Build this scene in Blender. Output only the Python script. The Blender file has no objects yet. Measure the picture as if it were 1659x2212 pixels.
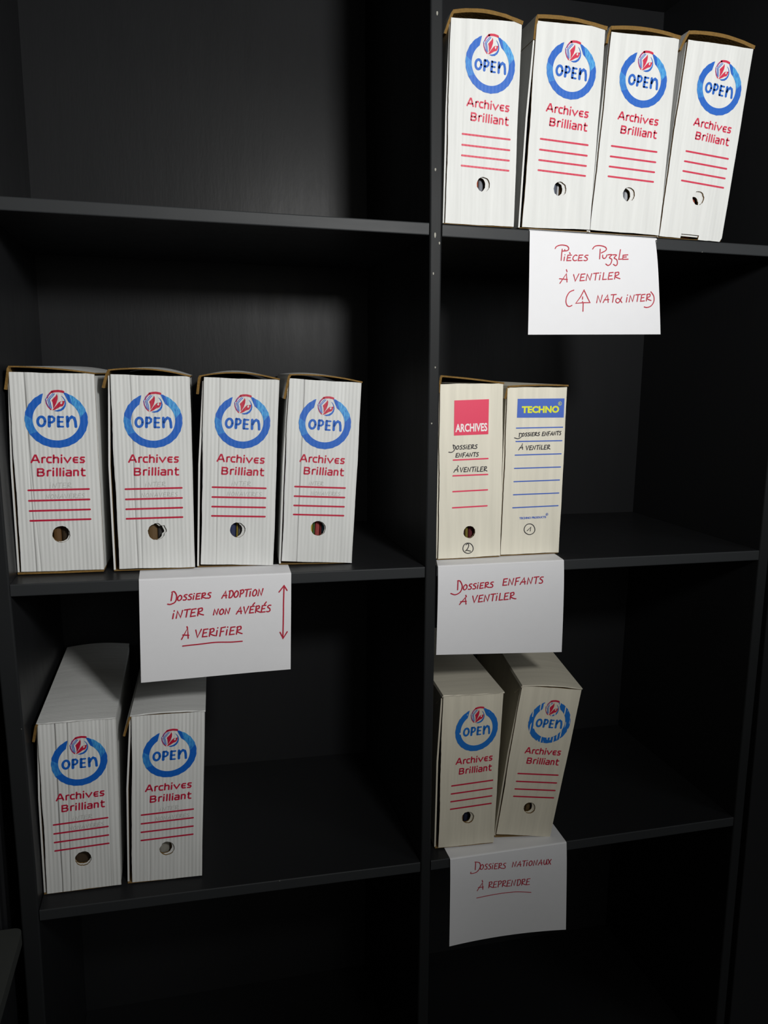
import bpy, bmesh, math, random
from mathutils import Vector, Matrix
from mathutils.geometry import tessellate_polygon

DATA = {
 "cam": {"loc":[-.3651,-1.1975,1.4764],"fw":[.238882,.9568,-.165737],"up":[.029924,.163344,.986115],"f":1748.59},
 "shelves": {"TL":[1.7029,1.7004],"TR":[1.6994,1.6953],"ML":[1.1818,1.1786],"MR":[1.1797,1.1793],"BL":[.6741,.6659],"BR":[.666,.6692]},
 "div_l": [[-.0062,2.0013],[-.0014,1.7401],[.0015,1.527],[.0028,1.1671],[.0048,.7365],[.0043,.3563]],
 "div_r": [[.013,2.0034],[.0178,1.7412],[.0195,1.5273],[.0205,1.1662],[.0214,.7343],[.0239,.3523]],
 "left_in": [[-.6149,1.9259],[-.6084,1.2239],[-.6025,1.0191],[-.5985,.8312],[-.5971,.6743],[-.5979,.5301]],
 "right_in": [[.6233,1.2448],[.613,.6692],[.6164,.3945]],
 "right_back": [.6186,.6206],
 "D": 0.4199,
 "lowtop": [[-.6204,.0,.6526],[-.6204,.0,.6526]],
 "boxes": {
  "T1": {"O":[.0217,-.003,1.6994],"ex":[1.0,.0],"face":[[.0023,.2814],[.1104,.2864],[.1088,.0014],[.0,.0013]],"lid":[[.0049,.2916],[.0476,.2969],[.1113,.2877]],"flap":[-.0073,.2606],"oL":.02,"slope":-.0069,"hole":[.0582,.059,.0105],"aff":[[.0383,-.0003,.0636],[-.0012,-.0395,.225]]},
  "T2": {"O":[.1442,-.003,1.6986],"ex":[1.0,.0],"face":[[.012,.292],[.1218,.2941],[.1128,.0044],[.0,.0027]],"lid":[[.011,.2996],[.0663,.3018],[.1235,.2952]],"flap":[.0074,.2669],"oL":.04,"slope":-.0069,"hole":[.0596,.061,.0105],"aff":[[.0401,-.0016,.0696],[-.0017,-.0401,.2293]]},
  "T3": {"O":[.2577,-.003,1.6978],"ex":[1.0,.0],"face":[[.0185,.2901],[.1331,.2921],[.1194,.0027],[.0,.0053]],"lid":[[.0163,.2973],[.0751,.3015],[.1339,.2959]],"flap":[.0107,.2743],"oL":.004,"slope":-.0069,"hole":[.0628,.0612,.0105],"aff":[[.0401,-.0025,.0761],[-.0017,-.0399,.2282]]},
  "T4": {"O":[.3781,-.003,1.697],"ex":[1.0,.0],"face":[[.0285,.2933],[.1445,.2913],[.1137,-.001],[.0,.0027]],"lid":[[.0282,.3057],[.0786,.3073],[.1459,.2961]],"flap":[.0152,.2785],"oL":.004,"slope":-.0069,"hole":[.0655,.0638,.0105],"aff":[[.0393,-.0042,.0887],[-.0033,-.0397,.2288]],"notch":[[.0393,.0083],[.0715,.0072]]},
  "M1": {"O":[-.6007,.0526,1.1818],"ex":[.9994,-.0349],"face":[[.0009,.2942],[.1155,.293],[.116,.004],[.0,.0051]],"lid":[[.0009,.3027],[.0572,.3008],[.1155,.2943]],"flap":[-.0072,.2698],"oL":.05,"slope":-.0054,"hole":[.0585,.0594,.0125],"aff":[[.0429,.0001,.0607],[.0002,-.0404,.2271]],"pencil":[[[.0474,.1334],[.0466,.1285]],[[.0479,.1353],[.048,.1359]],[[.05,.1285],[.0513,.135],[.0542,.1288],[.0562,.1354]],[[.0609,.1354],[.0597,.1285]],[[.0579,.1354],[.0638,.1356]],[[.0695,.1354],[.0653,.1352],[.064,.1287],[.0688,.1288]],[[.0646,.132],[.0681,.1323]],[[.0709,.1286],[.0721,.1354]],[[.0712,.1349],[.0723,.1351],[.0739,.1355],[.075,.1355],[.0755,.1348],[.0755,.1339],[.0752,.1331],[.074,.1325],[.0724,.1321],[.0714,.1317],[.0717,.1311],[.0726,.1305],[.0736,.13],[.0747,.1295],[.0759,.1291],[.0768,.1288]],[[.0399,.1127],[.041,.1188],[.0435,.113],[.0452,.1192]],[[.0492,.1189],[.0486,.1183],[.0477,.1175],[.047,.1166],[.0468,.1156],[.0467,.1145],[.0469,.1137],[.0473,.1131],[.0479,.1128],[.0486,.1128],[.0493,.1132],[.0501,.1139],[.0507,.1147],[.051,.1156],[.051,.1167],[.0509,.1176],[.0504,.1182],[.0497,.1186],[.0492,.1189]],[[.0526,.1127],[.0537,.1189],[.0562,.1131],[.0579,.1192]],[[.0588,.1128],[.063,.1192],[.0637,.1128]],[[.0597,.115],[.0644,.1152]],[[.0663,.1193],[.0678,.1128],[.0712,.1196]],[[.077,.1193],[.0733,.1191],[.0722,.1129],[.0763,.1131]],[[.0727,.1161],[.0758,.1163]],[[.0782,.1128],[.0792,.1193]],[[.0784,.1188],[.0794,.119],[.0807,.1193],[.0817,.1193],[.0821,.1187],[.0821,.1179],[.0818,.1171],[.0808,.1166],[.0794,.1162],[.0786,.1158],[.0788,.1152],[.0796,.1147],[.0804,.1142],[.0814,.1137],[.0825,.1133],[.0832,.1131]],[[.0887,.1194],[.0851,.1192],[.084,.113],[.0881,.1132]],[[.0845,.1161],[.0876,.1164]],[[.0938,.1191],[.0932,.1191],[.0924,.1192],[.0916,.1191],[.0911,.1186],[.0906,.118],[.0905,.1174],[.091,.117],[.0918,.1166],[.0924,.1161],[.0928,.1155],[.093,.1148],[.0929,.1142],[.0926,.1137],[.092,.1133],[.0914,.113],[.0907,.1131],[.0899,.1133],[.0894,.1134]]]},
  "M2": {"O":[-.4632,.0496,1.1811],"ex":[.9998,-.0215],"face":[[-.0003,.2931],[.1112,.2909],[.111,.0025],[.0,.0042]],"lid":[[-.0035,.2999],[.0558,.3019],[.1114,.2925]],"flap":[-.0135,.274],"oL":.075,"slope":-.0054,"hole":[.0559,.0593,.0125],"aff":[[.0418,-.0002,.0571],[.0002,-.0402,.2262]],"pencil":[[[.0435,.133],[.0426,.128]],[[.0439,.1349],[.0441,.1354]],[[.046,.1281],[.0473,.1346],[.0501,.1284],[.052,.1349]],[[.0566,.1349],[.0554,.1281]],[[.0537,.1349],[.0595,.1352]],[[.065,.135],[.0609,.1348],[.0596,.1283],[.0643,.1284]],[[.0602,.1315],[.0637,.1318]],[[.0664,.1282],[.0675,.135]],[[.0666,.1344],[.0677,.1347],[.0692,.135],[.0704,.135],[.0708,.1344],[.0709,.1335],[.0705,.1326],[.0694,.1321],[.0678,.1317],[.0668,.1312],[.0671,.1307],[.068,.1301],[.0689,.1295],[.07,.1291],[.0712,.1287],[.0721,.1284]],[[.036,.1123],[.0371,.1185],[.0395,.1127],[.0412,.1188]],[[.0451,.1185],[.0445,.1179],[.0436,.1171],[.043,.1162],[.0427,.1152],[.0427,.1142],[.0428,.1133],[.0432,.1128],[.0438,.1125],[.0445,.1125],[.0452,.1129],[.046,.1135],[.0465,.1143],[.0468,.1153],[.0469,.1163],[.0467,.1172],[.0463,.1178],[.0456,.1182],[.0451,.1185]],[[.0484,.1124],[.0495,.1185],[.0519,.1127],[.0536,.1189]],[[.0544,.1124],[.0586,.1189],[.0591,.1124]],[[.0553,.1147],[.0599,.1149]],[[.0618,.1189],[.0632,.1125],[.0666,.1192]],[[.0721,.1189],[.0686,.1187],[.0675,.1126],[.0715,.1128]],[[.068,.1157],[.071,.116]],[[.0733,.1125],[.0743,.119]],[[.0736,.1184],[.0745,.1187],[.0758,.119],[.0768,.119],[.0771,.1184],[.0772,.1175],[.0769,.1167],[.0759,.1162],[.0745,.1158],[.0737,.1154],[.0739,.1149],[.0747,.1143],[.0755,.1138],[.0764,.1134],[.0775,.113],[.0782,.1127]],[[.0836,.119],[.0801,.1188],[.0789,.1127],[.0829,.1128]],[[.0795,.1158],[.0825,.116]],[[.0885,.1187],[.088,.1188],[.0872,.1188],[.0865,.1187],[.0859,.1183],[.0855,.1176],[.0854,.1171],[.0858,.1166],[.0866,.1163],[.0872,.1158],[.0875,.1152],[.0877,.1145],[.0877,.1139],[.0873,.1134],[.0868,.113],[.0861,.1127],[.0855,.1127],[.0847,.1129],[.0842,.1131]]]},
  "M3": {"O":[-.3436,.0551,1.1804],"ex":[.9986,-.0523],"face":[[.0124,.2909],[.1241,.2879],[.111,-.0001],[.0,.0051]],"lid":[[.0053,.2932],[.0596,.2989],[.1237,.2896]],"flap":[.0001,.2659],"oL":.05,"slope":-.0054,"hole":[.0573,.0578,.0118],"aff":[[.0415,-.0018,.0679],[-.0016,-.04,.2241]],"pencil":[[[.0507,.1319],[.0496,.127]],[[.0512,.1338],[.0514,.1343]],[[.0529,.1269],[.0545,.1333],[.057,.1271],[.0592,.1335]],[[.0638,.1333],[.0623,.1265]],[[.0609,.1334],[.0666,.1334]],[[.0721,.133],[.068,.1329],[.0665,.1265],[.0711,.1265]],[[.0672,.1298],[.0706,.1299]],[[.0732,.1261],[.0746,.1329]],[[.0737,.1324],[.0748,.1326],[.0763,.1328],[.0774,.1328],[.0779,.1321],[.0779,.1312],[.0775,.1304],[.0763,.1299],[.0747,.1296],[.0738,.1292],[.074,.1286],[.0748,.128],[.0758,.1274],[.0769,.1269],[.078,.1264],[.0789,.1261]],[[.0424,.1117],[.0438,.1177],[.0459,.1119],[.0479,.1179]],[[.0517,.1174],[.0511,.1169],[.0502,.1161],[.0495,.1153],[.0492,.1143],[.0491,.1132],[.0492,.1124],[.0496,.1118],[.0502,.1115],[.0508,.1115],[.0516,.1118],[.0524,.1124],[.053,.1132],[.0533,.1141],[.0534,.1152],[.0533,.1161],[.0528,.1167],[.0522,.1171],[.0517,.1174]],[[.0547,.1112],[.0561,.1172],[.0582,.1114],[.0602,.1174]],[[.0607,.111],[.0651,.1172],[.0654,.1108]],[[.0617,.1132],[.0662,.1132]],[[.0683,.1171],[.0694,.1106],[.0731,.1172]],[[.0786,.1167],[.0751,.1166],[.0737,.1106],[.0776,.1106]],[[.0743,.1137],[.0773,.1138]],[[.0794,.1103],[.0807,.1166]],[[.0799,.1161],[.0809,.1163],[.0822,.1166],[.0831,.1165],[.0835,.1159],[.0835,.115],[.0832,.1143],[.0822,.1138],[.0808,.1135],[.08,.1131],[.0802,.1126],[.0809,.112],[.0817,.1115],[.0826,.111],[.0836,.1106],[.0843,.1103]],[[.09,.1163],[.0865,.1162],[.0851,.1102],[.089,.1101]],[[.0857,.1132],[.0887,.1134]],[[.0948,.1158],[.0943,.1158],[.0935,.1159],[.0928,.1158],[.0922,.1154],[.0917,.1148],[.0916,.1143],[.092,.1138],[.0928,.1134],[.0934,.1129],[.0937,.1123],[.0938,.1116],[.0938,.111],[.0934,.1105],[.0928,.1101],[.0922,.1099],[.0915,.1099],[.0908,.1102],[.0903,.1104]]]},
  "M4": {"O":[-.2192,.0501,1.1797],"ex":[.9976,-.0698],"face":[[.0149,.2911],[.1257,.2852],[.1115,.0001],[.0,.0066]],"lid":[[.0147,.2974],[.0677,.2965],[.1261,.2872]],"flap":[.0053,.2603],"oL":.035,"slope":-.0054,"hole":[.058,.0578,.0118],"aff":[[.0405,-.0022,.069],[-.0018,-.0397,.2227]],"pencil":[[[.0448,.131],[.0439,.1267]],[[.0453,.1326],[.0454,.1331]],[[.0464,.1266],[.0477,.1322],[.0496,.1268],[.0514,.1323]],[[.0549,.1322],[.0536,.1263]],[[.0527,.1323],[.0571,.1323]],[[.0613,.1319],[.0581,.1319],[.0568,.1263],[.0604,.1262]],[[.0574,.1291],[.0601,.1292]],[[.0619,.1259],[.0632,.1318]],[[.0625,.1314],[.0633,.1316],[.0645,.1318],[.0654,.1317],[.0657,.1312],[.0657,.1303],[.0653,.1296],[.0644,.1292],[.0632,.1289],[.0625,.1286],[.0626,.1281],[.0633,.1275],[.064,.127],[.0648,.1266],[.0657,.1262],[.0663,.1259]],[[.0469,.1111],[.0482,.1167],[.05,.1112],[.0518,.1168]],[[.0551,.1164],[.0545,.1159],[.0538,.1151],[.0531,.1144],[.0529,.1134],[.0528,.1125],[.0528,.1117],[.0532,.1112],[.0537,.1109],[.0542,.1108],[.0549,.1112],[.0556,.1117],[.0561,.1124],[.0564,.1133],[.0565,.1143],[.0564,.1151],[.0561,.1157],[.0555,.1161],[.0551,.1164]],[[.0576,.1106],[.0589,.1162],[.0607,.1107],[.0625,.1163]],[[.0628,.1103],[.0668,.1161],[.067,.1102]],[[.0638,.1124],[.0678,.1124]],[[.0696,.116],[.0705,.11],[.0738,.1161]],[[.0786,.1156],[.0755,.1156],[.0742,.11],[.0777,.1099]],[[.0749,.1128],[.0774,.1129]],[[.0792,.1096],[.0805,.1155]],[[.0798,.1151],[.0806,.1153],[.0818,.1155],[.0826,.1154],[.0829,.1149],[.0829,.1141],[.0826,.1133],[.0817,.1129],[.0805,.1126],[.0798,.1123],[.0799,.1118],[.0805,.1112],[.0813,.1107],[.082,.1103],[.0829,.1099],[.0835,.1096]],[[.0886,.1152],[.0855,.1151],[.0842,.1095],[.0877,.1095]],[[.0848,.1124],[.0874,.1125]],[[.0928,.1147],[.0923,.1148],[.0916,.1148],[.091,.1148],[.0905,.1144],[.0901,.1138],[.09,.1133],[.0903,.1129],[.091,.1125],[.0915,.1121],[.0918,.1115],[.0919,.1108],[.0918,.1103],[.0915,.1098],[.091,.1094],[.0904,.1092],[.0898,.1093],[.0892,.1095],[.0888,.1097]]]},
  "BL1": {"O":[-.5909,.0368,.6739],"ex":[1.0,.0019],"face":[[.0021,.2804],[.1138,.2801],[.1103,.0005],[.0,.0018]],"lid":[[.0001,.2827],[.057,.283],[.1124,.2821]],"flap":[-.0076,.2532],"oL":.045,"slope":-.0136,"hole":[.0558,.0536,.012],"aff":[[.0407,-.0002,.058],[.001,-.0392,.2154]],"pencil":[[[.0447,.1242],[.0439,.1194]],[[.0452,.1261],[.0453,.1266]],[[.0472,.1195],[.0484,.1259],[.0512,.1199],[.053,.1263]],[[.0575,.1264],[.0564,.1197]],[[.0547,.1263],[.0603,.1267]],[[.0657,.1266],[.0617,.1263],[.0604,.12],[.065,.1202]],[[.061,.1232],[.0644,.1235]],[[.067,.12],[.0681,.1267]],[[.0673,.1261],[.0683,.1264],[.0698,.1267],[.0709,.1267],[.0713,.1262],[.0714,.1252],[.071,.1244],[.0699,.1239],[.0684,.1234],[.0675,.123],[.0677,.1225],[.0686,.1219],[.0695,.1214],[.0706,.1209],[.0717,.1206],[.0726,.1203]],[[.0374,.104],[.0386,.11],[.0409,.1044],[.0425,.1104]],[[.0463,.1101],[.0457,.1096],[.0449,.1088],[.0442,.1079],[.044,.1069],[.0439,.1059],[.0441,.1051],[.0445,.1046],[.045,.1043],[.0457,.1043],[.0464,.1047],[.0472,.1053],[.0477,.1061],[.048,.107],[.048,.1081],[.0479,.1089],[.0474,.1095],[.0468,.1099],[.0463,.1101]],[[.0495,.1043],[.0506,.1103],[.0529,.1047],[.0546,.1107]],[[.0553,.1044],[.0594,.1108],[.06,.1045]],[[.0563,.1066],[.0607,.1069]],[[.0626,.1109],[.0639,.1046],[.0672,.1113]],[[.0726,.1111],[.0692,.1108],[.0681,.1049],[.072,.1051]],[[.0686,.1079],[.0715,.1082]],[[.0737,.1049],[.0747,.1112]],[[.074,.1106],[.0749,.1109],[.0762,.1112],[.0771,.1112],[.0775,.1107],[.0775,.1098],[.0772,.109],[.0763,.1085],[.075,.1081],[.0742,.1077],[.0744,.1072],[.0751,.1066],[.0759,.1062],[.0768,.1058],[.0778,.1054],[.0785,.1052]],[[.0838,.1114],[.0804,.1111],[.0793,.1051],[.0832,.1053]],[[.0798,.1081],[.0827,.1085]],[[.0886,.1112],[.088,.1112],[.0872,.1113],[.0866,.1111],[.086,.1107],[.0856,.1101],[.0855,.1095],[.0859,.1091],[.0867,.1088],[.0873,.1083],[.0876,.1077],[.0878,.1071],[.0878,.1065],[.0874,.106],[.0869,.1055],[.0863,.1053],[.0856,.1053],[.0849,.1055],[.0844,.1056]]]},
  "BL2": {"O":[-.464,.0391,.6722],"ex":[.9993,-.0386],"face":[[.0095,.2816],[.1197,.2821],[.1085,.0006],[.0,.002]],"lid":[[.0077,.284],[.0658,.2862],[.1201,.2836]],"flap":[-.0046,.2501],"oL":.07,"slope":-.0136,"hole":[.0552,.0549,.0116],"aff":[[.0411,-.0017,.0647],[.001,-.0391,.2157]],"pencil":[[[.0478,.1248],[.0468,.12]],[[.0484,.1266],[.0485,.1272]],[[.0501,.12],[.0516,.1264],[.0542,.1205],[.0563,.1268]],[[.0608,.1269],[.0594,.1203]],[[.058,.1269],[.0636,.1272]],[[.069,.1271],[.065,.1268],[.0635,.1205],[.0681,.1207]],[[.0642,.1237],[.0676,.1241]],[[.0701,.1205],[.0715,.1272]],[[.0706,.1267],[.0717,.1269],[.0732,.1273],[.0743,.1273],[.0747,.1267],[.0748,.1258],[.0744,.1249],[.0732,.1244],[.0717,.124],[.0707,.1235],[.0709,.123],[.0718,.1224],[.0727,.1219],[.0738,.1215],[.0749,.1211],[.0758,.1209]],[[.0397,.1046],[.041,.1105],[.0432,.105],[.0451,.1109]],[[.0489,.1107],[.0483,.1102],[.0474,.1093],[.0467,.1085],[.0464,.1075],[.0463,.1065],[.0464,.1057],[.0468,.1052],[.0474,.1049],[.048,.1049],[.0488,.1053],[.0496,.1059],[.0501,.1067],[.0504,.1076],[.0505,.1086],[.0504,.1095],[.05,.1101],[.0494,.1105],[.0489,.1107]],[[.0519,.1049],[.0532,.1108],[.0553,.1052],[.0573,.1112]],[[.0578,.105],[.0621,.1114],[.0624,.1051]],[[.0588,.1072],[.0633,.1075]],[[.0653,.1114],[.0664,.1052],[.07,.1119]],[[.0755,.1117],[.072,.1114],[.0707,.1054],[.0746,.1057]],[[.0713,.1084],[.0742,.1088]],[[.0763,.1054],[.0776,.1117]],[[.0769,.1112],[.0778,.1115],[.0791,.1118],[.08,.1118],[.0804,.1112],[.0804,.1104],[.08,.1096],[.079,.1091],[.0777,.1087],[.0769,.1083],[.0771,.1078],[.0778,.1072],[.0786,.1068],[.0795,.1063],[.0805,.106],[.0812,.1058]],[[.0868,.112],[.0833,.1117],[.0819,.1057],[.0859,.1059]],[[.0826,.1087],[.0855,.109]],[[.0916,.1118],[.091,.1118],[.0902,.1118],[.0895,.1117],[.089,.1113],[.0885,.1107],[.0884,.1101],[.0888,.1097],[.0896,.1093],[.0901,.1089],[.0905,.1083],[.0906,.1076],[.0906,.107],[.0902,.1065],[.0896,.1061],[.089,.1059],[.0883,.1059],[.0876,.1061],[.0871,.1062]]]},
  "BR1": {"O":[.0448,.0298,.6661],"ex":[.9979,-.0648],"face":[[.0027,.2801],[.1081,.2799],[.0999,.0028],[.0,.0026]],"lid":[[.002,.2822],[.0529,.2811],[.1084,.2814]],"flap":[-.0021,.2537],"oL":.06,"slope":.0055,"hole":[.052,.0548,.0108],"aff":[[.0376,-.0011,.0626],[.0024,-.0389,.2164]]},
  "BR2": {"O":[.1554,.0381,.6667],"ex":[.9848,-.1736],"face":[[.0359,.2831],[.1406,.2744],[.0978,-.0015],[.0,.0065]],"lid":[[.0358,.2848],[.0862,.284],[.1409,.2771]],"flap":[.0296,.258],"oL":.03,"slope":.0055,"hole":[.058,.0552,.0106],"aff":[[.037,-.0055,.0865],[-.0026,-.0387,.216]]},
  "A": {"O":[.0346,.0349,1.1797],"ex":[.9998,.0175],"face":[[-.0025,.2841],[.104,.2865],[.1093,.0025],[.0,.0019]],"lid":[[-.0027,.2981],[.0506,.2939],[.1045,.2878]],"flap":[-.0055,.2703],"oL":.015,"slope":-.0007,"hole":[.0532,.0445,.0102],"hand":[[[.0212,.1881],[.0222,.182]],[[.0209,.1884],[.0217,.188],[.0229,.1874],[.0241,.1867],[.0248,.1858],[.025,.1846],[.0249,.1832],[.0245,.1818],[.0238,.1805],[.0229,.1793],[.0218,.1781],[.0204,.1771],[.0191,.1765],[.0177,.1763],[.0162,.1764],[.0148,.1767],[.0138,.1768]],[[.0291,.187],[.0284,.1864],[.0275,.1856],[.0269,.1847],[.0266,.1838],[.0266,.1827],[.0267,.1819],[.0272,.1814],[.0278,.1811],[.0285,.1811],[.0292,.1815],[.03,.1822],[.0306,.1829],[.0309,.1839],[.0309,.1849],[.0308,.1858],[.0303,.1864],[.0296,.1868],[.0291,.187]],[[.0368,.1873],[.0362,.1873],[.0354,.1873],[.0346,.1872],[.0341,.1867],[.0336,.1861],[.0335,.1856],[.034,.1852],[.0348,.1848],[.0355,.1844],[.0358,.1838],[.036,.1831],[.036,.1825],[.0356,.182],[.0351,.1815],[.0344,.1813],[.0337,.1813],[.0329,.1815],[.0324,.1816]],[[.042,.1874],[.0414,.1875],[.0406,.1875],[.0398,.1873],[.0393,.1869],[.0388,.1863],[.0387,.1857],[.0392,.1853],[.04,.185],[.0407,.1845],[.041,.1839],[.0412,.1832],[.0412,.1826],[.0409,.1821],[.0403,.1817],[.0396,.1814],[.0389,.1814],[.0381,.1816],[.0376,.1818]],[[.044,.186],[.0432,.1814]],[[.0444,.1878],[.0445,.1883]],[[.0511,.188],[.0474,.1877],[.0462,.1816],[.0505,.1819]],[[.0468,.1847],[.0499,.185]],[[.0524,.1817],[.0534,.1881]],[[.0526,.1875],[.0536,.1878],[.0549,.1881],[.0559,.1881],[.0564,.1876],[.0564,.1867],[.0561,.1859],[.0551,.1854],[.0536,.185],[.0528,.1846],[.053,.184],[.0538,.1835],[.0547,.183],[.0557,.1826],[.0568,.1823],[.0576,.182]],[[.0626,.188],[.062,.1881],[.0612,.1881],[.0604,.188],[.0598,.1875],[.0594,.1869],[.0593,.1863],[.0598,.1859],[.0606,.1856],[.0612,.1851],[.0616,.1845],[.0618,.1838],[.0618,.1832],[.0614,.1827],[.0609,.1823],[.0602,.182],[.0595,.182],[.0587,.1822],[.0582,.1824]],[[.0306,.1748],[.0272,.1745],[.0261,.1685],[.03,.1687]],[[.0266,.1715],[.0295,.1718]],[[.0314,.1685],[.0325,.1745],[.0349,.1689],[.0365,.1749]],[[.0378,.168],[.039,.175]],[[.0387,.175],[.0425,.1756]],[[.0384,.1718],[.0411,.1721]],[[.0426,.1687],[.0467,.1752],[.0473,.1688]],[[.0435,.171],[.048,.1713]],[[.0495,.1689],[.0506,.175],[.053,.1693],[.0547,.1754]],[[.0585,.1755],[.0576,.1691]],[[.0561,.1754],[.061,.1757]],[[.0652,.1753],[.0646,.1754],[.0638,.1754],[.0631,.1753],[.0625,.1748],[.0621,.1742],[.062,.1737],[.0625,.1732],[.0632,.1729],[.0638,.1724],[.0642,.1718],[.0644,.1711],[.0643,.1705],[.064,.17],[.0634,.1696],[.0628,.1693],[.0622,.1693],[.0614,.1695],[.0609,.1697]],[[.0232,.144],[.0294,.1523],[.0304,.1446]],[[.0247,.1478],[.0307,.148]],[[.0301,.155],[.031,.153]],[[.0344,.1516],[.036,.1443],[.0397,.152]],[[.0459,.1517],[.042,.1514],[.0407,.1445],[.0452,.1447]],[[.0413,.148],[.0446,.1483]],[[.0468,.1444],[.048,.1514],[.0507,.1448],[.0526,.1518]],[[.0569,.1519],[.0558,.1445]],[[.0542,.1518],[.0597,.1521]],[[.0609,.1499],[.0601,.1446]],[[.0613,.1519],[.0615,.1525]],[[.0646,.1524],[.0634,.1448],[.0672,.145]],[[.074,.1521],[.0701,.1518],[.0689,.1448],[.0734,.145]],[[.0694,.1484],[.0728,.1487]],[[.0754,.1448],[.0765,.1522]],[[.0756,.1516],[.0767,.1518],[.0781,.1522],[.0792,.1522],[.0797,.1515],[.0797,.1505],[.0794,.1496],[.0783,.149],[.0767,.1486],[.0758,.1481],[.0761,.1475],[.0769,.1468],[.0779,.1463],[.0789,.1458],[.0801,.1453],[.0809,.1451]],[[.0606,.0156],[.0598,.0131],[.0581,.0111],[.0557,.0097],[.0531,.009],[.0504,.0091],[.0477,.0101],[.0452,.0117],[.0434,.0139],[.0425,.0164],[.0425,.019],[.0433,.0216],[.0446,.0237],[.0465,.0254],[.049,.0263],[.0518,.0264],[.0545,.0257],[.0568,.0243],[.0586,.0223],[.0599,.0198],[.0606,.0172],[.0604,.0146]],[[.0477,.0234],[.0483,.024],[.0492,.0248],[.0501,.0255],[.0509,.0257],[.0516,.0251],[.0522,.0242],[.0526,.0229],[.0527,.0216],[.0522,.0201],[.0514,.0184],[.0504,.0168],[.0496,.0154],[.0486,.0144],[.0476,.0137],[.0468,.0131],[.0465,.0129],[.0467,.013],[.0474,.0135],[.0484,.0141],[.0496,.0143],[.0512,.014],[.0531,.0134],[.055,.0128],[.0563,.0124]]],"square":[[.0221,.2031],[.0809,.2049],[.0802,.2611],[.0213,.2589]],"title":[[.0242,.2084],[.0787,.2098],[.0783,.2232],[.0239,.2216]],"rules":[[[.0219,.1638],[.0819,.1654]],[[.022,.1383],[.0823,.1394]],[[.0224,.1125],[.0828,.114]],[[.0226,.086],[.0829,.0875]]]},
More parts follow.
